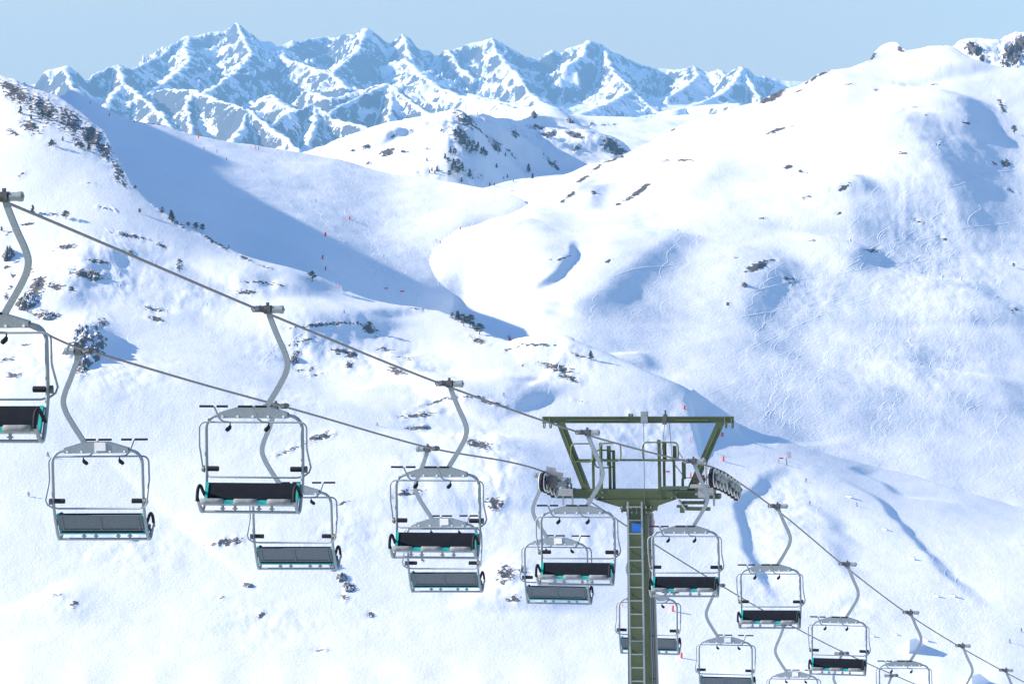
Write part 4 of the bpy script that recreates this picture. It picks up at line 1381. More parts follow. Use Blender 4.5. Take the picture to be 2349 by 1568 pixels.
    m.tube([(x, 0, gm + 0.16), (x, 0, gm + 0.30)], 0.03, 8)
    m.box((x, -0.11, gm - 0.02), (0.14, 0.02, 0.24))
    m.build('pulley_block', STEEL_DARK, root)
    m = MB()
    for px in (1444, 1450):
        x, _ = TL(px, 950)
        m.box((x, 0, gm + 0.13), (0.05, 0.1, 0.12))
    m.build('bracket', OLIVE, root)
    m = MB()
    for pa, pb in (((1473, 968), (1477.5, 1160)), ((1522, 970), (1515, 1045)), ((1532, 972), (1541, 1060))):
        (x0_, z0_), (x1_, z1_) = TL(*pa, -0.4), TL(*pb, -0.4)
        m.tube([(x0_, -0.2, z0_), (x1_, -0.32, z1_)], 0.011, 5)
    m.build('hanging_cable', STEEL_DARK, root)
    # platform posts: (x px, top px, bottom px, width m, along)
    for px, ya, yb, w, al in ((1360, 1020, 1121, 0.075, -0.12), (1378, 1015, 1126, 0.085, -0.2), (1396.4, 1022, 1067, 0.11, 0.1), (1399, 1066, 1121, 0.08, 0.12), (1407.5, 1032, 1121, 0.085, 0.2),
                              (1511.6, 1008, 1129, 0.09, -0.2), (1522.5, 1013, 1118, 0.075, 0.0), (1525.8, 1013, 1058, 0.07, 0.06), (1547.5, 1022, 1056, 0.11, 0.1), (1546, 1055, 1117, 0.075, 0.1), (1568.5, 1059, 1098, 0.11, -0.05), (1566, 1097, 1116, 0.075, -0.05)):
        m = MB()
        (x, zt), (_, zb2) = TL(px, ya, al), TL(px, yb, al)
        m.box((x, al, (zt + zb2) / 2), (w, w * 0.9, zt - zb2))
        m.build('post', OLIVE, root)
    # handrails
    def loop(x0p, y0p, x1p, y1p, al, name='handrail'):
        (xa_, za_), (xb_, zb2) = TL(x0p, y0p, al), TL(x1p, y1p, al)
        r = 0.14
        pts = []
        for cx_, cz_, a0 in ((xb_ - r, za_ - r, 90), (xb_ - r, zb2 + r, 0), (xa_ + r, zb2 + r, -90), (xa_ + r, za_ - r, -180)):
            for i in range(5):
                a = R(a0 - i * 22.5)
                pts.append((cx_ + r * math.cos(a), al, cz_ + r * math.sin(a)))
        pts.append(pts[0])
        m = MB()
        m.tube(pts, 0.024, 8, caps=False)
        m.build(name, OLIVE_LIGHT, root)
    loop(1310, 1017, 1361, 1058.5, -0.25)
    loop(1377, 1016, 1424.5, 1057, -0.25)
    loop(1364, 1032, 1408, 1072, 0.3)
    loop(1474, 1014, 1556, 1056, -0.25)
    m = MB()
    (xa_, za_), (xb_, zb2) = TL(1325, 1054.5, -0.1), TL(1606, 1054.5, -0.1)
    m.bar((xa_, -0.1, za_), (xb_, -0.1, zb2), 0.07, 0.06)
    m.build('rail_beam', OLIVE, root)
    m = MB()
    for pa, pb in (((1549, 1066), (1571, 1096)), ((1571, 1095), (1590, 1095)), ((1556, 1035), (1566, 1050))):
        beam(m, pa, pb, 0.03, 0.03, -0.05)
    m.build('brace', STEEL, root)
    # deck on the right half of the crossarm and the bracket hung below it
    m = MB()
    (x0_, z0_), (x1_, z1_) = TL(1520, 1117, -0.3), TL(1600, 1117, -0.3)
    m.box(((x0_ + x1_) / 2, -0.30, z0_), (x1_ - x0_, 0.34, 0.06))
    m.box(((x0_ + x1_) / 2 + 0.1, -0.35, z0_ - 0.12), (x1_ - x0_ - 0.2, 0.12, 0.06))
    m.build('deck', OLIVE, root)
    m = MB()
    for pa, pb, w, al in (((1565, 1152), (1620, 1152), 0.10, -0.2), ((1573, 1165.5), (1629, 1166.5), 0.11, -0.3), ((1553, 1160.5), (1577, 1160.5), 0.08, -0.25)):
        beam(m, pa, pb, 0.12, w, al)
    x, z = TL(1565, 1168, -0.3)
    m.box((x, -0.3, z), (0.13, 0.1, 0.2))
    m.build('lower_bracket', OLIVE, root)
    m = MB()
    beam(m, (1557, 1146), (1575, 1170), 0.13, 0.05, -0.32)
    m.build('strut', STEEL_LIGHT, root)

    # ---- sheave trains
    wheel_cache = {}

    def wheel(parent, loc, r):
        if r not in wheel_cache:
            t = MB()
            t.tube([(-0.075, 0, 0), (-0.055, 0, 0), (0.055, 0, 0), (0.075, 0, 0)], [r * 0.9, r, r, r * 0.9], 28, caps=False)
            tyre = t.build('tyre', RUBBER)
            t = MB()
            n = 28
            for s in (-1, 1):
                vs = []
                fs = []
                prof = ((0.985, 0.07), (0.985, 0.088), (0.80, 0.088), (0.80, 0.05), (0.70, 0.045))
                for rr, xx in prof:
                    for i in range(n):
                        a = 2 * math.pi * i / n
                        vs.append((s * xx, r * rr * math.cos(a), r * rr * math.sin(a)))
                for j in range(len(prof) - 1):
                    for i in range(n):
                        i2 = (i + 1) % n
                        fs.append((j * n + i, j * n + i2, (j + 1) * n + i2, (j + 1) * n + i))
                t.add(vs, fs, True)
            rim = t.build('rim', RIM)
            t = MB()
            t.tube([(-0.035, 0, 0), (0.035, 0, 0)], r * 0.72, 24)
            t.tube([(-0.09, 0, 0), (0.09, 0, 0)], r * 0.25, 12)
            hub = t.build('hub', STEEL_DARK)
            wheel_cache[r] = (tyre, rim, hub)
            parts = wheel_cache[r]
        else:
            parts = [p.copy() for p in wheel_cache[r]]
            for p in parts:
                COL.objects.link(p)
        parts[0].name = 'sheave_wheel'
        parts[0].parent = parent
        parts[0].location = loc
        parts[1].parent = parts[0]
        parts[2].parent = parts[0]

    def local(p):
        v = np.array(p) - TC
        return Vector((float(v @ LN), float(v @ LD), float(v[2])))

    def train(pts, off, r, drop):
        q = [local(on_plane(a, b, off)) for a, b in pts]
        for p in q:
            wheel(root, p + Vector((0, 0, -r - drop)), r)
        return q
    right_px = [(1634.1, 1071), (1641.8, 1074.5), (1650, 1078), (1658.3, 1081.5), (1667, 1086.5), (1674.7, 1092), (1682.4, 1097.5), (1689.5, 1102.5)]
    q = train(right_px, OFF_R, 0.30, 0.03)
    m = MB()
    for a, b in ((0, 3), (4, 7)):
        for s in (-1, 1):
            u = q[a] + Vector((s * 0.14, 0, -0.30))
            v = q[b] + Vector((s * 0.14, 0, -0.30))
            m.bar(u, v, 0.03, 0.17, (0, 0, 1))
            for i in range(a, b + 1):
                m.tube([q[i] + Vector((s * 0.1, 0, -0.285)), q[i] + Vector((s * 0.19, 0, -0.285))], 0.05, 8)
    for a in (1, 5):
        mid = (q[a] + q[a + 1]) / 2 + Vector((0, 0, -0.36))
        m.box(mid + Vector((0.15, 0, 0.02)), (0.05, 0.5, 0.14))
    tb = m.build('sheave_beam', STEEL, root)
    m = MB()
    mid = (q[3] + q[4]) / 2 + Vector((0, 0, -0.42))
    m.bar(q[1] + Vector((-0.22, 0, -0.42)), q[6] + Vector((-0.22, 0, -0.42)), 0.06, 0.16)
    m.build('main_beam', STEEL_DARK, tb)
    m = MB()
    e0 = q[0] + Vector((-0.12, -0.35, -0.3))
    m.tube([q[0] + Vector((-0.16, -0.2, -0.34)), q[0] + Vector((-0.50, -0.2, -0.34))], 0.12, 16)
    m.build('axle_housing', RUST, tb)
    m = MB()
    m.box(q[0] + Vector((-0.40, -0.1, -0.58)), (0.55, 0.16, 0.10))
    m.box(q[0] + Vector((-0.35, 0.1, -0.78)), (0.22, 0.2, 0.34))
    m.bar(q[0] + Vector((-0.16, -0.3, 0.22)), q[0] + Vector((-0.15, -0.28, -0.5)), 0.035, 0.05)
    m.tube([q[0] + Vector((-0.16, -0.3, 0.22)), q[0] + Vector((-0.18, -0.3, 0.30)), q[0] + Vector((-0.24, -0.3, 0.33))], 0.025, 6)
    m.build('rope_catcher', STEEL_LIGHT, tb)
    left_px = [(1246, 1081), (1252.5, 1084), (1261.5, 1089), (1270, 1095)]
    q = train(left_px, OFF_L, 0.30, 0.03)
    m = MB()
    u = q[0] + Vector((0.14, 0, -0.30))
    v = q[3] + Vector((0.14, 0, -0.30))
    m.bar(u, v, 0.04, 0.2)
    m.bar(q[0] + Vector((-0.14, 0, -0.30)), q[3] + Vector((-0.14, 0, -0.30)), 0.03, 0.17)
    m.box(q[1] + Vector((0.22, 0, -0.25)), (0.16, 0.5, 0.28))
    lb = m.build('sheave_beam', STEEL_DARK, root)
    m = MB()
    for i in (1, 3):
        m.box(q[i] + Vector((0.12, 0.1, 0.02)), (0.30, 0.03, 0.30), Matrix.Rotation(R(10), 3, 'Y'))
    m.build('rope_guard', STEEL_LIGHT, lb)
    m = MB()
    bx, bz_ = TL(1296, 1103)
    c = Vector((bx, 0, bz_))
    m.bar(q[2] + Vector((0.2, 0, -0.32)), c, 0.14, 0.15)
    m.box(c, (0.20, 0.3, 0.24))
    m.box(c + Vector((-0.02, 0, -0.2)), (0.14, 0.22, 0.3))
    m.tube([c + Vector((0.1, 0, 0.02)), c + Vector((0.18, 0, 0.02))], 0.11, 12)
    m.build('axle_arm', STEEL, lb)
    return root


tower()
# ------------------------------------------------------------------ rock outcrops
ROCK = mat('bare_rock', (0.09, 0.085, 0.08), 0.85)
g_ = NG(ROCK)
_geo = g_.n('ShaderNodeNewGeometry')
_sep = g_.n('ShaderNodeSeparateXYZ')
g_.l(_geo.outputs['Normal'], _sep.inputs[0])
_n1 = g_.noise(0.22, 6.0, 0.6)
_n2 = g_.noise(1.6, 5.0, 0.6)
_rk = g_.ramp(_n2, [(0.3, (0.040, 0.036, 0.036)), (0.55, (0.10, 0.090, 0.082)), (0.75, (0.17, 0.155, 0.14))])
_s = g_.math('ADD', _sep.outputs[2], g_.math('MULTIPLY', g_.math('SUBTRACT', _n1, 0.5), 1.9))
_mr = g_.n('ShaderNodeMapRange', interpolation_type='SMOOTHSTEP')
g_.l(_s, _mr.inputs[0])
_mr.inputs[1].default_value = 0.76
_mr.inputs[2].default_value = 0.82
g_.l(g_.mix(_mr.outputs[0], _rk, (0.75, 0.80, 0.86)), g_.b.inputs['Base Color'])
_bm = g_.n('ShaderNodeBump')
_bm.inputs['Strength'].default_value = 0.8
_bm.inputs['Distance'].default_value = 0.5
g_.l(_n2, _bm.inputs['Height'])
g_.l(_bm.outputs[0], g_.b.inputs['Normal'])


def ground_z(x, y):
    z = None
    for t in BVH:
        h = t.ray_cast(Vector((x, y, 2000.0)), Vector((0, 0, -1)), 6000)
        if h[0] is not None:
            z = h[0].z if z is None else max(z, h[0].z)
    return z


def rock(px, py, wpx, hpx, label, tall=0.5, seed=0, group='rock outcrops on the near slope', steep=0.45, tilt=0.0):
    """a ragged outcrop growing out of the slope, centred at (px, py); it follows the ground under it"""
    hit = on_ground(px, py)
    p, dist = hit[0], hit[1]
    m = dist / F
    rx = wpx * m / 2
    ry = hpx * m / 2 / steep
    H = tall * hpx * m
    na, nr_ = 72, 26
    vs, fs = [], []
    for j in range(nr_):
        r = j / (nr_ - 1)
        for i in range(na):
            a = 2 * math.pi * i / na
            vs.append((r, a))
    R_ = np.array([v[0] for v in vs])
    A_ = np.array([v[1] for v in vs])
    edge = 1 + 0.46 * fbm(np.cos(A_) * 1.6 + seed * 2.3, np.sin(A_) * 1.6 + seed, 4, seed + 3, 0.65)
    x = R_ * edge * np.cos(A_) * rx + tilt * R_ * np.sin(A_) * rx
    y = R_ * edge * np.sin(A_) * ry
    u, v = x / rx, y / ry
    dome = np.clip(1 - R_ ** 3.0, 0, 1)
    ledge = 0.55 + 0.75 * fbm(u * 1.5 + seed, v * 2.6 + seed * 1.7, 5, seed + 11, 0.6) + 0.45 * (ridged(u * 1.9 + v * 0.7 + seed, v * 3.4, 4, seed + 21) - 0.6)
    zz = H * dome * ledge - 0.05 * H - 0.6 * R_ ** 4 * (0.3 + H * 0.12)
    out = []
    for k in range(len(vs)):
        X, Y = p.x + x[k], p.y + y[k]
        g = ground_z(X, Y)
        out.append((x[k], y[k], (g if g is not None else p.z) - p.z + zz[k]))
    for j in range(nr_ - 1):
        for i in range(na):
            i2 = (i + 1) % na
            fs.append((j * na + i, j * na + i2, (j + 1) * na + i2, (j + 1) * na + i))
    b = MB()
    b.add(out, fs, True)
    o = b.build('rock_outcrop', ROCK)
    o.location = p
    tag(o, label, 'rock', group)
    return o


rock(196, 792, 92, 150, 'biggest dark rock outcrop, streaked with snow, behind the nearest grey-backed chair', 0.13, 1)
rock(20, 586, 26, 32, 'pale grey boulder at the left edge beside the hanger of the cut-off chair', 0.5, 2)
rock(62, 694, 52, 46, 'broken dark outcrop between the left ropes, left of the biggest outcrop', 0.25, 3)
rock(110, 726, 56, 24, 'flat dark outcrop just above the biggest outcrop', 0.3, 4)
rock(215, 634, 36, 20, 'small dark outcrop with blue shade on the left hump under the upper rope', 0.45, 5)
rock(765, 1300, 22, 22, 'dark rock right of the lowest armrest of the half-covered grey-backed chair', 0.35, 6)
rock(784, 1325, 26, 22, 'jagged dark rock in the middle of the row running down below that chair', 0.35, 7)
rock(800, 1346, 30, 24, 'lowest dark rock of the row below the half-covered grey-backed chair', 0.35, 8)
rock(850, 1411, 15, 14, 'lone small rock in the snow left of the chair halfway to the tower', 0.4, 9)
rock(570, 1342, 26, 9, 'low dark rock in the snow below the biggest black-cushioned chair', 0.5, 10)
rock(1363, 443, 13, 9, 'rounded boulder in the blue hollow on the left of the sunlit mountainside', 0.6, 11, group='boulders on the mountainside')
rock(1708, 654, 14, 12, 'small dark boulder below the brown heath patch on the mountainside', 0.5, 12, group='boulders on the mountainside')
rock(676, 826, 22, 18, 'dark crag on the hump right of the bent hanger of the biggest chair', 0.5, 13)
rock(1225, 266, 12, 16, 'dark square cliff on the far snowfield behind the rocky hill', 0.7, 14, group='cliffs of the far snowfield')
rock(1309, 281, 16, 14, 'dark cliff with a notch on the far snowfield, right of the square one', 0.7, 15, group='cliffs of the far snowfield')

# ------------------------------------------------------------------ pines
BARK = speckled('bark', (0.05, 0.035, 0.025), (0.09, 0.065, 0.05), 6.0, 0.9)
NEEDLE = mat('pine_needles', (0.03, 0.05, 0.03), 0.8)
g_ = NG(NEEDLE)
g_.l(g_.ramp(g_.noise(9.0, 3.0, 0.6), [(0.3, (0.016, 0.026, 0.018)), (0.55, (0.035, 0.052, 0.028)), (0.8, (0.07, 0.085, 0.04))]), g_.b.inputs['Base Color'])


def tree_meshes(seed, kind):
    rnd = random.Random(seed)
    t = MB()
    lean = rnd.uniform(-0.06, 0.06)
    axis = [(lean * k * k, 0.02 * math.sin(3 * k + seed), k) for k in (-0.06, 0.15, 0.35, 0.6, 0.85, 0.97)]
    t.tube(axis, [0.032, 0.027, 0.022, 0.016, 0.009, 0.004], 7)
    tips = []
    lo = {'round': 0.28, 'cone': 0.12, 'bush': 0.05}[kind]
    nl = {'round': 15, 'cone': 22, 'bush': 14}[kind]
    for i in range(nl):
        k = lo + (0.93 - lo) * (i + rnd.random() * 0.6) / nl
        if kind == 'round':
            rad = 0.34 * math.sin(math.pi * min(1, (k - lo) / (1 - lo) * 0.86 + 0.16)) ** 0.7 + 0.04
        elif kind == 'cone':
            rad = 0.26 * (1 - (k - lo) / (1 - lo)) ** 0.8 + 0.035
        else:
            rad = 0.45 * (1 - k * 0.55)
        rad *= rnd.uniform(0.6, 1.0)
        a = rnd.uniform(0, 6.28) if rnd.random() < 0.4 else i * 2.4
        p0 = Vector((lean * k * k, 0, k))
        p1 = p0 + Vector((math.cos(a) * rad, math.sin(a) * rad, rad * rnd.uniform(0.0, 0.45)))
        t.tube([p0, (p0 + p1) / 2 + Vector((0, 0, 0.012)), p1], [0.009, 0.006, 0.003], 5)
        tips.append((p0, p1, rad))
    tips.append((Vector((0, 0, 0.8)), Vector((lean, 0, 1.0)), 0.08))
    c = MB()
    for p0, p1, rad in tips:
        n = 62 if kind != 'bush' else 44
        for q in range(n):
            s = rnd.uniform(0.25, 1.05) ** 0.8
            c0 = p0.lerp(p1, s) + Vector((rnd.gauss(0, 1), rnd.gauss(0, 1), rnd.gauss(0, 0.75))) * (0.03 + 0.06 * rad)
            sz = rnd.uniform(0.022, 0.052)
            d = Vector((rnd.gauss(0, 1), rnd.gauss(0, 1), rnd.gauss(0.4, 0.7))).normalized()
            s1 = d.cross(Vector((rnd.gauss(0, 1), rnd.gauss(0, 1), rnd.gauss(0, 1)))).normalized()
            s2 = d.cross(s1)
            c.add([c0 - s1 * sz, c0 - s2 * sz * 0.5 + d * sz * 0.35, c0 + s1 * sz, c0 + s2 * sz * 0.6 - d * sz * 0.2], [(0, 1, 2, 3)])
    return t, c


TREE_PROTO = {}


def tree_proto(kind, seed):
    k = (kind, seed)
    if k not in TREE_PROTO:
        t, c = tree_meshes(seed * 17 + 3, kind)
        a = t.build('trunk', BARK)
        b = c.build('crown', NEEDLE)
        TREE_PROTO[k] = [a.data, b.data]
        bpy.data.objects.remove(a)
        bpy.data.objects.remove(b)
    return TREE_PROTO[k]


_tn = [0]


def pine(px, py, hpx, label, group, kind=None, wide=1.0):
    hit = on_ground(px, py)
    if hit is None:
        return
    p, dist = hit[0], hit[1]
    _tn[0] += 1
    i = _tn[0]
    kind = kind or ('round', 'cone')[i % 2]
    tr, cr = tree_proto(kind, i % 3)
    h = hpx * dist / F
    root = empty('pine_tree' if kind != 'bush' else 'dwarf_pine', p, random.Random(i).uniform(0, 6.28))
    root.scale = (h * wide, h * wide, h)
    tag(root, label, 'tree' if kind != 'bush' else 'shrub', group)
    for nm, me in (('trunk', tr), ('crown', cr)):
        o = bpy.data.objects.new(nm, me)
        COL.objects.link(o)
        o.parent = root


G1 = 'pines on the left rocky ridge'
L1 = 'dark pine clinging to the shaded rocks of the upper left ridge'
for x, y, h in ((47, 262, 19), (70, 256, 14), (97, 269, 19), (113, 276, 23), (72, 276, 13), (150, 258, 10), (144, 323, 10)):
    pine(x, y, h, L1, G1)
for x, y, h, l in ((118, 336, 17, 'lone pine on white snow left of the lower group on the left ridge'), (200, 326, 16, 'highest of the three pines at the lower end of the left ridge'),
                   (189, 343, 16, 'left one of the three pines at the lower end of the left ridge'), (204, 346, 18, 'lowest, darkest of the three pines at the lower end of the left ridge'),
                   (173, 338, 8, 'tiny pine just left of the three pines on the left ridge')):
    pine(x, y, h, l, G1)
G2 = 'pines along the shadow edge'
for x, y, h, l, k, w in ((75, 490, 20, 'slender pine on the snow just under the upper rope at the left', 'cone', 1.1), (151, 502, 19, 'wind-bent pine with a forked bare trunk and a wide crown, left slope', 'round', 1.5),
                         (310, 435, 10, 'small pine at the foot of the left ridge beside the blue shadow', 'round', 1.2), (321, 490, 12, 'small pale pine on the snow crest left of the shadow edge', 'round', 1.1),
                         (394, 505, 23, 'tallest pine on the crest at the edge of the blue bowl', 'cone', 1.3), (407, 515, 9, 'little pine right of the tallest crest pine', 'cone', 1.2), (416, 517, 7, 'smallest conical pine of the crest group', 'cone', 1.0),
                         (432, 520, 11, 'squat round pine in the middle of the crest group', 'round', 1.4), (450, 526, 16, 'left one of the touching pair of pines on the crest', 'round', 1.4), (464, 531, 18, 'right one of the touching pair of pines on the crest', 'round', 1.1),
                         (373, 488, 14, 'low dark dwarf pine left of the tallest crest pine', 'bush', 1.1), (4, 530, 11, 'tiny pine touching the left edge below the cut-off chair grip', 'cone', 1.2), (525, 571, 9, 'last tiny shrub of the crest before the snow hump', 'bush', 1.0),
                         (717, 645, 24, 'round solitary pine on the crest in front of the blue shadow', 'round', 1.35), (847, 755, 18, 'solitary pine on top of the rocky hump below the shadow', 'round', 1.2)):
    pine(x, y, h, l, G2, k, w)
G3 = 'pine group on the middle crest'
for x, y, h, l, k, w in ((1037, 731, 15, 'low pine at the upper left end of the group on the middle crest', 'bush', 1.0), (1051, 737, 24, 'second pine from the top of the group on the middle crest', 'cone', 1.3), (1064, 748, 28, 'third pine of the group on the middle crest, touching its right neighbour', 'round', 1.2),
                         (1078, 752, 31, 'tallest pine of the group on the middle crest', 'round', 1.1), (1100, 767, 26, 'lowest pine of the group, apart from the rest with a bare leg of trunk', 'round', 1.4), (1087, 754, 17, 'short pine under the tallest pine of the middle crest', 'bush', 0.8),
                         (1356, 824, 20, 'lone slim pine on the skyline of the hump left of the tower top', 'cone', 1.2)):
    pine(x, y, h, l, G3, k, w)
G4 = 'small shrubs in the near snow'
for x, y, h, l in ((110, 1047, 11, 'small bush at the left shoulder of the nearest grey-backed chair'), (66, 1138, 11, 'small bush on open snow left of the nearest grey-backed chair'), (865, 976, 8, 'tiny bush on open snow between the two nearest front-facing chairs'), (592, 1259, 8, 'tiny bush beside the frame of the half-covered grey-backed chair')):
    pine(x, y, h, l, G4, 'bush', 0.9)
G5 = 'trees on the sunlit mountainside'
for x, y, h, l in ((2327, 308, 20, 'round pine in the blue shade at the upper right edge'), (2326, 614, 11, 'lone little pine on the snow at the right edge')):
    pine(x, y, h, l, G5, 'round', 1.0)
G6 = 'pines on the rocky middle hill'
L6 = 'dark pine in the dense belt down the middle of the rocky hill'
for x, y, h in ((1380, 780, 50), (1402, 800, 46), (1440, 835, 50), (1470, 858, 54), (1490, 885, 50), (1515, 897, 60), (1555, 905, 50), (1582, 925, 54), (1530, 860, 44), (1500, 846, 40), (1412, 768, 40), (1455, 880, 44), (1570, 890, 40), (1480, 905, 40)):
    pine(573.5 + x * 0.3418, 45.9 + y * 0.3418, h * 0.3418, L6, G6)
L7 = 'dark pine in the cluster on the lower front of the rocky hill'
for x, y, h in ((1345, 895, 44), (1375, 910, 50), (1310, 935, 40), (1332, 965, 44), (1367, 978, 48), (1397, 985, 54), (1425, 1003, 50), (1392, 1040, 60), (1356, 1010, 44), (1340, 1052, 46), (1378, 1000, 50), (1408, 1020, 46)):
    pine(573.5 + x * 0.3418, 45.9 + y * 0.3418, h * 0.3418, L7, G6)
L8 = 'small pine standing apart on the rocky hill, away from the belt and cluster'
for x, y, h in ((1187, 948, 24), (1222, 1018, 30), (1255, 1018, 34), (1240, 1034, 26), (1420, 1092, 36), (1475, 1055, 56), (1495, 1068, 20), (1655, 995, 32), (1870, 1025, 60), (1897, 1068, 42), (1610, 1115, 26), (1640, 1115, 22), (1760, 912, 20), (1715, 917, 26), (1727, 1060, 26), (1702, 1068, 20), (1768, 1087, 15), (1650, 880, 40), (1675, 890, 34), (1205, 1030, 24)):
    pine(573.5 + x * 0.3418, 45.9 + y * 0.3418, h * 0.3418, L8, G6, 'cone')
L9 = 'dark pine on the rocky right end of the middle hill'
for x, y, h in ((1388, 345, 14), (1402, 350, 15), (1415, 352, 16), (1428, 354, 14), (1408, 338, 13)):
    pine(x, y, h, L9, G6)

# ------------------------------------------------------------------ skiers
CLOTH = [speckled('dark_ski_clothes', (0.02, 0.022, 0.03), (0.045, 0.045, 0.06), 5.0, 0.8), speckled('red_ski_clothes', (0.4, 0.03, 0.03), (0.5, 0.05, 0.04), 5.0, 0.8), speckled('brown_ski_clothes', (0.16, 0.10, 0.07), (0.24, 0.15, 0.1), 5.0, 0.8)]
SKIN = mat('skin', (0.55, 0.35, 0.26), 0.6)


def skier_proto(kind):
    """x to the figure's left-right, y the way it faces; feet on z = 0"""
    if kind == 0:      # gliding, knees bent, arms forward
        J = {'pel': (0, -0.10, 0.82), 'chest': (0, 0.08, 1.22), 'neck': (0, 0.15, 1.40), 'head': (0, 0.19, 1.56), 'top': (0, 0.19, 1.66),
             'kl': (0.14, 0.12, 0.48), 'fl': (0.15, -0.06, 0.06), 'tl': (0.15, 0.12, 0.04), 'kr': (-0.14, 0.12, 0.48), 'fr': (-0.15, -0.06, 0.06), 'tr': (-0.15, 0.12, 0.04),
             'sl': (0.21, 0.10, 1.33), 'el': (0.33, 0.12, 1.08), 'hl': (0.30, 0.36, 1.02), 'sr': (-0.21, 0.10, 1.33), 'er': (-0.33, 0.12, 1.08), 'hr': (-0.30, 0.36, 1.02)}
    else:              # standing, weight on one leg
        J = {'pel': (0.02, 0, 0.90), 'chest': (0, 0.02, 1.30), 'neck': (0, 0.03, 1.48), 'head': (0, 0.06, 1.63), 'top': (0, 0.06, 1.73),
             'kl': (0.13, 0.05, 0.50), 'fl': (0.15, -0.03, 0.06), 'tl': (0.16, 0.16, 0.04), 'kr': (-0.11, 0.03, 0.50), 'fr': (-0.13, -0.03, 0.06), 'tr': (-0.14, 0.16, 0.04),
             'sl': (0.21, 0.02, 1.42), 'el': (0.31, 0.0, 1.15), 'hl': (0.31, 0.22, 1.02), 'sr': (-0.21, 0.02, 1.42), 'er': (-0.31, 0.0, 1.15), 'hr': (-0.31, 0.22, 1.02)}
    rad = {'pel': 0.17, 'chest': 0.18, 'neck': 0.075, 'head': 0.115, 'top': 0.06, 'kl': 0.085, 'kr': 0.085, 'fl': 0.07, 'fr': 0.07, 'tl': 0.055, 'tr': 0.055, 'sl': 0.09, 'sr': 0.09, 'el': 0.065, 'er': 0.065, 'hl': 0.05, 'hr': 0.05}
    E_ = [('pel', 'chest'), ('chest', 'neck'), ('neck', 'head'), ('head', 'top'), ('pel', 'kl'), ('kl', 'fl'), ('fl', 'tl'), ('pel', 'kr'), ('kr', 'fr'), ('fr', 'tr'), ('chest', 'sl'), ('sl', 'el'), ('el', 'hl'), ('chest', 'sr'), ('sr', 'er'), ('er', 'hr')]
    names = list(J)
    me = bpy.data.meshes.new('person')
    me.from_pydata([J[k] for k in names], [(names.index(a), names.index(b)) for a, b in E_], [])
    tmp = bpy.data.objects.new('tmp', me)
    COL.objects.link(tmp)
    sk = tmp.modifiers.new('skin', 'SKIN')
    for i, k in enumerate(names):
        me.skin_vertices[0].data[i].radius = (rad[k], rad[k])
    me.skin_vertices[0].data[0].use_root = True
    sb = tmp.modifiers.new('sub', 'SUBSURF')
    sb.levels = sb.render_levels = 1
    bpy.context.view_layer.update()
    dg = bpy.context.evaluated_depsgraph_get()
    body = bpy.data.meshes.new_from_object(tmp.evaluated_get(dg))
    bpy.data.objects.remove(tmp)
    for p in body.polygons:
        p.use_smooth = True
    h = MB()
    hx = J['head']
    h.tube([(hx[0], hx[1] - 0.01, hx[2] - 0.02), (hx[0], hx[1] - 0.01, hx[2] + 0.06), (hx[0], hx[1] - 0.01, hx[2] + 0.12), (hx[0], hx[1], hx[2] + 0.15)], [0.13, 0.135, 0.10, 0.03], 12)
    h.box((hx[0], hx[1] + 0.12, hx[2]), (0.17, 0.04, 0.07))
    s = MB()
    s.box((0, 0.12, 0.012), (0.10, 1.35, 0.022))
    s.bar((0, 0.79, 0.012), (0, 0.97, 0.11), 0.10, 0.018)
    pl = []
    for k in ('hl', 'hr'):
        q = MB()
        a = Vector(J[k])
        b = Vector((a.x * 1.35, a.y - 0.42, 0.02))
        q.tube([a + (a - b).normalized() * 0.1, b], 0.012, 6)
        q.tube([b + (a - b) * 0.06, b + (a - b) * 0.065], 0.045, 8)
        pl.append(q)
    def md(m, nm):
        o = m.build(nm, RUBBER)
        d = o.data
        bpy.data.objects.remove(o)
        return d
    return body, md(h, 'helmet'), md(s, 'ski'), [md(q, 'ski_pole') for q in pl], (J['fl'][0], J['fr'][0])


SK = {}


def skier(px, py, rz, pose, col, label, size=1.0):
    hit = on_ground(px, py)
    if hit is None:
        return
    key = (pose, col)
    if pose not in SK:
        SK[pose] = skier_proto(pose)
    body, helm, ski, poles, fx = SK[pose]
    b = body.copy()
    b.materials.clear()
    b.materials.append(CLOTH[col])
    root = bpy.data.objects.new('person', b)
    COL.objects.link(root)
    root.location = hit[0]
    n = hit[2]
    root.rotation_euler = (0, 0, rz)
    root.scale = (size,) * 3
    tag(root, label, 'person', 'skiers on the pistes')
    for nm, me, loc in [('helmet', helm, (0, 0, 0)), ('ski', ski, (fx[0], 0, 0)), ('ski', ski, (fx[1], 0, 0)), ('ski_pole', poles[0], (0, 0, 0)), ('ski_pole', poles[1], (0, 0, 0))]:
        o = bpy.data.objects.new(nm, me)
        COL.objects.link(o)
        o.parent = root
        o.location = loc
    return root


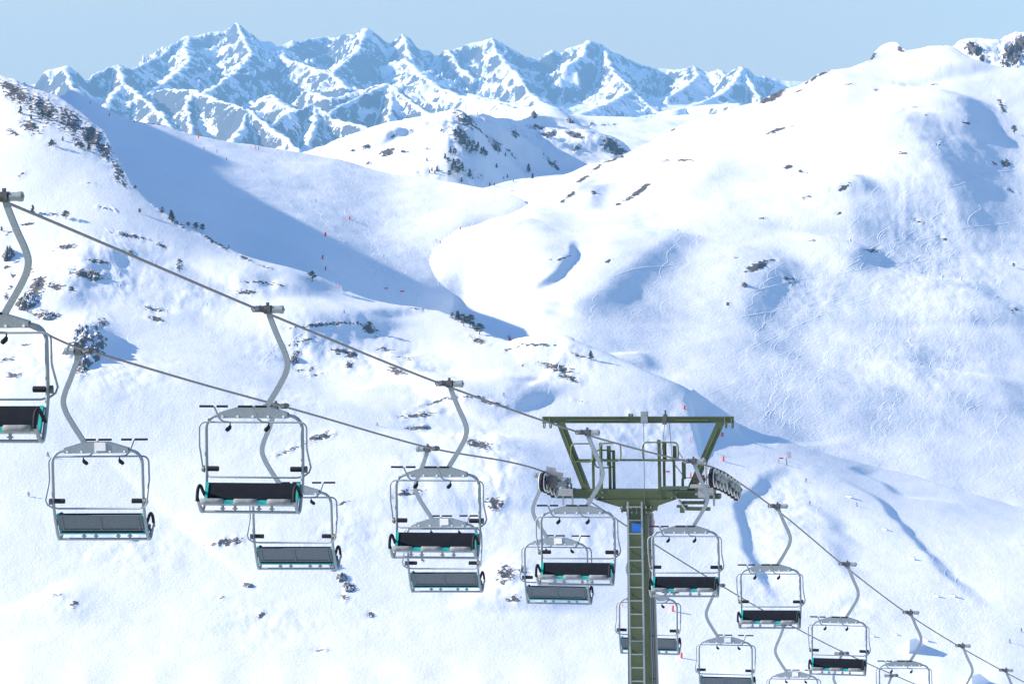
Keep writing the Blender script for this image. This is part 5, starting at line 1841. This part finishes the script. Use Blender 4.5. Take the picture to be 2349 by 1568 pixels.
for x, y, rz, ps, c, l in ((790, 718, 2.4, 0, 0, 'skier in dark clothes gliding down the sunlit piste above the rocky hump'),
                           (1166, 775, 2.8, 1, 0, 'skier in dark clothes standing beside a red pad below the pine group'),
                           (1001, 554, 1.9, 0, 0, 'left one of two tiny skiers at the tip of the sunlit tongue of snow'),
                           (1010, 558, 2.6, 0, 0, 'right one of two tiny skiers at the tip of the sunlit tongue of snow'),
                           (725, 463, 2.5, 0, 1, 'skier in red turning on the sunlit upper piste above the shadow'),
                           (1156, 908, 3.0, 1, 0, 'tiny skier in dark clothes on the snow above the chair halfway to the tower'),
                           (1787, 1061, 1.2, 1, 2, 'person in brown standing under the short red banner, right of the tower'),
                           (1804, 1057, 2.0, 1, 0, 'person in dark clothes standing next to the red net'),
                           (1805, 1066, 2.8, 0, 0, 'skier in dark clothes setting off below the red net'),
                           (1849, 1104, 2.7, 0, 0, 'skier in dark clothes in the middle of the terrain park run'),
                           (1858, 1157, 2.9, 1, 0, 'skier in dark clothes on the snow right of the mound, beside the rope'),
                           (1966, 1160, 2.6, 0, 2, 'skier in brown on the run beside the long snow bank'),
                           (2343, 1448, 3.1, 0, 0, 'skier in dark clothes at the right edge near the bottom'),
                           (2317, 1473, 2.4, 0, 0, 'skier in dark clothes low on the right, left of the one at the edge'),
                           (207, 238, 2.2, 1, 0, 'distant skier on the shaded ridge below the white knob'),
                           (308, 281, 2.2, 1, 0, 'distant skier where the sunlit ridge trail begins'),
                           (468, 343, 2.2, 1, 0, 'highest of three distant skiers on the upper sunlit piste'),
                           (498, 350, 2.2, 1, 0, 'middle one of three distant skiers on the upper sunlit piste'),
                           (520, 367, 2.2, 0, 0, 'lowest of three distant skiers on the upper sunlit piste')):
    skier(x, y, rz, ps, c, l)

# ------------------------------------------------------------------ piste furniture


def px_m(hit):
    return hit[1] / F


def pad(px, py, wpx, hpx, label, group, lance=None, lean=0.0, dark=False):
    """a red padded post; (px, py) its foot. lance: picture point of the tip of the mast it protects"""
    hit = on_ground(px, py)
    if hit is None:
        return
    k = px_m(hit)
    w, h = wpx * k, hpx * k
    root = empty('snow_lance' if lance else 'piste_marker', hit[0])
    tag(root, label, 'snow lance' if lance else 'piste marker', group)
    m = MB()
    r = w / 2
    m.tube([(lean * 0, 0, 0.0), (lean * h * 0.1, 0, h * 0.1), (lean * h * 0.5, 0, h * 0.5), (lean * h * 0.94, 0, h * 0.94), (lean * h, 0, h)], [r * 0.95, r, r, r, r * 0.85], 14)
    m.build('padding', RED_DARK if dark else RED, root)
    m = MB()
    if lance:
        dx, dy = (lance[0] - px) * k, (py - lance[1]) * k
        m.tube([(0, 0, -0.4), (lean * h, 0, h), (dx, 0, dy)], [0.09, 0.08, 0.05], 8)
        m.build('mast', STEEL_LIGHT, root)
    else:
        m.tube([(-lean * 0.1, 0, -0.4), (lean * h * 1.15, 0, h * 1.15)], 0.06, 8)
        m.build('stake', STEEL_DARK, root)


G7 = 'snow lances with red padding'
for x, y, w, h, tp, l in ((1570, 938, 5, 9, (1576, 906), 'snow lance with a red pad on the snow just above the tower gantry'), (1657, 1000, 5, 9, (1671, 968), 'snow lance with a red pad at the right end of the tower gantry'),
                          (746, 541, 5, 9, (749, 516), 'snow lance with a red pad, highest in the blue shadow of the bowl'), (740, 594, 4, 9, (741, 575), 'snow lance with a red pad in the middle of the blue shadow'), (747, 620, 3, 9, (748, 604), 'snow lance with a thin red pad, lowest in the blue shadow'),
                          (1169, 780, 5, 8, (1175, 752), 'snow lance with a red pad beside the standing skier below the pines')):
    pad(x, y, w, h, l, G7, tp, 0.05, True)
G8 = 'orange-red piste markers'
for x, y, w, h, l in ((1659, 1057, 4.5, 12, 'orange-red marker post at the lower edge of the shadow beside the gantry leg'), (1584, 1095, 3.5, 11, 'orange-red marker post seen through the tower railing near the right gantry leg'), (1583, 1012, 1.5, 10, 'thin red pole on the snow inside the tower gantry'),
                      (1499, 1205, 5, 13, 'orange-red marker post right of the column top, above the head plate of a chair'), (1543, 1401, 5, 13, 'leaning orange-red marker post seen through the frame right of the column'), (1563, 1508, 5, 12, 'orange-red marker post at the armrest of the chair split by the column'),
                      (1428, 1390, 1.5, 8, 'thin orange pole left of the tower column, inside the chair frame'), (778, 658, 1.6, 7, 'thin red pole at the rim of the snow slope below the shadow'), (801, 503, 5, 6, 'red marker on the boundary of the groomed and tracked snow'), (1056, 526, 3, 6, 'red marker at the corner of the rounded snow bank'),
                      (251, 266, 2.5, 6, 'red marker on the ridge trail left of the blue mountains'), (455, 316, 3, 7, 'red marker on the ridge in front of the blue mountains'), (586, 342, 1.6, 8, 'middle thin red pole of the three on the ridge'), (593, 344, 1.6, 8, 'right thin red pole of the three on the ridge'),
                      (575, 340, 1.2, 6, 'left, faintest red pole of the three on the ridge'), (343, 276, 1.4, 6, 'faint red pole on the ridge between the two red markers')):
    pad(x, y, w, h, l, G8, None, 0.06)


def banner(px, py, wpx, hpx, label, mesh=False):
    hit = on_ground(px, py)
    if hit is None:
        return
    k = px_m(hit)
    w, h = wpx * k, hpx * k
    root = empty('banner' if not mesh else 'safety_net', hit[0])
    tag(root, label, 'banner' if not mesh else 'net', 'red banners on the piste')
    m = MB()
    for s in (-1, 1):
        m.tube([(s * w / 2, 0, -0.4), (s * w / 2, 0, h * 1.2)], 0.04, 6)
    m.build('stake', STEEL_DARK, root)
    m = MB()
    if mesh:
        n = 9
        for i in range(n + 1):
            m.box((-w / 2 + w * i / n, 0, h / 2), (0.06, 0.03, h))
            m.box((0, 0.035, h * i / n + 0.05), (w, 0.03, 0.05))
    else:
        pts = [(-w / 2, 0), (-w / 6, 0.05), (w / 6, -0.04), (w / 2, 0.02)]
        for (a, ya), (b, yb) in zip(pts[:-1], pts[1:]):
            m.add([(a, ya, h * 0.15), (b, yb, h * 0.15), (b, yb, h * 1.1), (a, ya, h * 1.1), (a, ya + 0.03, h * 0.15), (b, yb + 0.03, h * 0.15), (b, yb + 0.03, h * 1.1), (a, ya + 0.03, h * 1.1)], [(0, 1, 2, 3), (7, 6, 5, 4), (3, 2, 6, 7), (0, 4, 5, 1)])
    m.build('fabric', RED, root)


banner(885, 663, 9, 3, 'left one of two small red banners deep in the blue shadow')
banner(922, 670, 10, 3.5, 'right one of two small red banners deep in the blue shadow')
banner(1532, 1083, 9, 3.5, 'small red banner seen between the railings of the tower')
banner(1792, 1052, 10, 3, 'short red banner at the start of the terrain park')
banner(1810, 1050, 8, 14, 'faint red net standing upright at the start of the terrain park', True)

# notice board on two posts at the saddle
hit = on_ground(1176, 446)
k = px_m(hit)
root = empty('notice_board', hit[0])
tag(root, 'small white notice board on two posts at the snowy saddle', 'sign')
for s in (-1, 1):
    m = MB()
    m.box((s * 3.0 * k, 0, 5 * k), (0.18, 0.18, 10 * k + 0.6))
    m.build('post', RED_DARK, root)
m = MB()
m.box((0, -0.12, 9 * k), (8 * k, 0.1, 4 * k))
m.build('board', speckled('faded_board', (0.55, 0.6, 0.66), (0.65, 0.7, 0.75), 0.8, 0.6), root)

# terrain park: boxes and kickers of packed snow
SNOW_PACK = speckled('packed_snow', (0.755, 0.79, 0.83), (0.785, 0.815, 0.85), 2.0, 0.6)


def jib(px, py, wpx, hpx, label, rz=-2.1):
    hit = on_ground(px, py)
    if hit is None:
        return
    k = px_m(hit)
    w, h = wpx * k * 0.85, hpx * k * 0.6
    root = empty('jib_box', hit[0], rz)
    tag(root, label, 'park feature', 'terrain park features')
    m = MB()
    L = w * 1.5
    m.prism([(-L / 2, -0.3), (L / 2, -0.3), (L / 2, h * 0.75), (-L * 0.1, h), (-L / 2, h * 0.1)], 0, -w * 0.22, w * 0.22)
    m.build('ramp', SNOW_PACK, root)
    m = MB()
    m.bar((0, -L * 0.1, h + 0.06), (0, L / 2, h * 0.75 + 0.06), w * 0.3, 0.1)
    m.build('rail', STEEL, root)


for x, y, w, h, l in ((1945, 1139, 17, 5, 'uppermost jib box of the park run, beside the snow bank'), (2027, 1213, 13, 4, 'second jib box down the park run'), (2090, 1281, 14, 8, 'tall jib box above the pair on the park run'), (2146, 1366, 13, 5, 'left one of the pair of jib boxes'), (2183, 1366, 15, 6, 'right one of the pair of jib boxes'),
                      (2052, 1454, 10, 4, 'small jib box above the big kicker'), (2121, 1468, 13, 9, 'tilted jib box right of the big kicker, behind a chair hanger'), (1998, 1457, 13, 4, 'low jib box behind the frame of the lowest whole chair')):
    jib(x, y, w, h, l)


def kicker(px, py, wpx, hpx, label, rz):
    hit = on_ground(px, py)
    k = px_m(hit)
    w, h = wpx * k, hpx * k
    b = MB()
    n = 14
    prof = []
    for i in range(n + 1):
        t = i / n
        prof.append((-w * 0.9 + w * 1.3 * t, h * 0.62 * t ** 1.8))
    left = [(-w * 0.42, y, z) for y, z in prof]
    right = [(w * 0.30, y * 0.9, z * 0.95) for y, z in prof]
    foot_l = [(-w * 1.9, y * 1.2, -1.0) for y, z in prof]
    foot_r = [(w * 0.42, y, -0.8) for y, z in prof]
    vs = foot_l + left + right + foot_r
    N = n + 1
    fs = []
    for s in range(3):
        for i in range(n):
            fs.append((s * N + i, s * N + i + 1, (s + 1) * N + i + 1, (s + 1) * N + i))
    fs.append((n, N + n, 2 * N + n, 3 * N + n))
    b.add(vs, fs, False)
    o = b.build('snow_kicker', SNOW_PACK)
    o.location = hit[0]
    o.rotation_euler = (0, 0, rz)
    tag(o, label, 'ski jump', 'snow kickers')


kicker(2080, 1488, 38, 40, 'steep snow kicker with a blue shaded side, left of a bent chair hanger', -2.2)
kicker(2222, 1572, 44, 44, 'snow kicker cut by the bottom edge between the last two chair hangers', -2.2)

# ------------------------------------------------------------------ ski tracks: low ridges of pushed snow that follow the ground
def tracks():
    rnd = random.Random(5)
    vs, fs = [], []

    def strip(pts, w, h):
        P = []
        for a, b in pts:
            hh = on_ground(a, b)
            if hh is None:
                return
            if P and abs(hh[1] - P[-1][1]) > 60:
                return
            P.append((hh[0], hh[1]))
        Q = [p for p, _ in P]
        base = len(vs)
        for i, p in enumerate(Q):
            d = (Q[min(i + 1, len(Q) - 1)] - Q[max(i - 1, 0)])
            d.z = 0
            if d.length < 1e-5:
                d = Vector((0, 1, 0))
            d.normalize()
            s = Vector((d.y, -d.x, 0))
            taper = min(1.0, i / 3.0, (len(Q) - 1 - i) / 3.0)
            vs.append(p - s * w - Vector((0, 0, 0.08)))
            vs.append(p + Vector((0, 0, h * taper)))
            vs.append(p + s * w - Vector((0, 0, 0.08)))
        for i in range(len(Q) - 1):
            a = base + i * 3
            fs.append((a, a + 1, a + 4, a + 3))
            fs.append((a + 1, a + 2, a + 5, a + 4))

    def carve(x, y, n, step, slope, amp, wl, w, h):
        pts = []
        ph = rnd.uniform(0, 6.28)
        for i in range(n):
            s = i * step
            # slope: sideways drift per pixel down; the swing is a skier's turn
            pts.append((x + slope * s + amp * math.sin(ph + s / wl * 6.28), y + s + 0.45 * amp * math.cos(ph + s / wl * 6.28 * 1.0)))
        strip(pts, w, h)
    # (region, number, drift, turn width, turn length)
    regs = [((1560, 640, 560, 330), 40, -0.5, 7, 30), ((1780, 280, 420, 330), 70, -0.55, 9, 38), ((1750, 620, 520, 330), 95, -0.3, 7, 30), ((2080, 420, 240, 400), 50, -0.2, 9, 40), ((1500, 730, 420, 160), 24, -0.4, 5, 22),
            ((1980, 860, 340, 170), 45, -0.1, 9, 44), ((1480, 300, 300, 240), 26, -0.6, 7, 32), ((1280, 640, 260, 200), 30, -0.35, 5, 22), ((820, 430, 260, 130), 60, 0.35, 6, 22), ((560, 360, 300, 60), 24, 0.9, 5, 20),
            ((1730, 1130, 180, 330), 34, 0.15, 8, 40), ((2050, 1180, 290, 230), 60, 0.35, 7, 30), ((150, 560, 420, 420), 30, -0.1, 6, 30), ((480, 690, 300, 260), 24, -0.2, 6, 30), ((80, 1100, 900, 380), 26, -0.3, 9, 60), ((1250, 1060, 400, 440), 34, 0.1, 8, 46), ((1760, 1400, 560, 150), 30, 0.2, 7, 40)]
    for (x, y, w, h), n, sl, am, wl in regs:
        for i in range(int(n * 0.55)):
            a, b = x + rnd.random() * w, y + rnd.random() * h
            L = rnd.randint(22, 60)
            carve(a, b, L, 3.4, sl + rnd.uniform(-0.25, 0.25), am * rnd.uniform(0.5, 1.3), wl * rnd.uniform(0.7, 1.4), rnd.uniform(0.2, 0.34), rnd.uniform(0.03, 0.07))
    # long traverses across the mountainside
    for a, b, c, d in ((1580, 700, 1990, 610), (1500, 760, 1950, 690), (1600, 850, 2080, 640), (2040, 560, 2349, 500), (2000, 600, 2330, 590), (1350, 640, 1560, 600), (1620, 905, 1900, 760), (2140, 690, 2349, 620), (1880, 700, 2200, 560), (2160, 430, 2340, 380)):
        pts = [(a + (c - a) * i / 60, b + (d - b) * i / 60 + 4 * math.sin(i / 7.0)) for i in range(61)]
        strip(pts, 0.3, 0.06)
    # the fan of runs meeting at the foot of the mountainside
    for i in range(46):
        x0 = 1440 + i * 6.2 + rnd.uniform(-6, 6)
        y0 = rnd.uniform(770, 850)
        pts = [(x0 + (1585 - x0) * (t / 20) ** 1.3 + 2.5 * math.sin(t * 1.3 + i), y0 + (898 - y0) * t / 20) for t in range(21)]
        strip(pts, 0.3, 0.07)
    me = MB()
    me.add(vs, fs, True)
    o = me.build('ski_tracks', SNOW_PACK)
    tag(o, 'curving ski tracks scored in the snow', 'ski tracks', kind='stuff')


tracks()
# ------------------------------------------------------------------ the air
def haze_box():
    x0, x1, y0, y1, z0, z1 = -6000, 6000, -300, 20500, -420, 760
    b = MB()
    b.box(((x0 + x1) / 2, (y0 + y1) / 2, (z0 + z1) / 2), (x1 - x0, y1 - y0, z1 - z0))
    m = bpy.data.materials.new('haze')
    m.use_nodes = True
    t = m.node_tree
    t.nodes.remove(t.nodes['Principled BSDF'])
    v = t.nodes.new('ShaderNodeVolumePrincipled')
    v.inputs['Color'].default_value = (0.27, 0.58, 1.0, 1)
    v.inputs['Density'].default_value = 4.8e-5
    v.inputs['Anisotropy'].default_value = 0.0
    t.links.new(v.outputs[0], t.nodes['Material Output'].inputs['Volume'])
    o = b.build('haze', m)
    tag(o, 'thin blue mountain air', 'haze', kind='stuff')


haze_box()
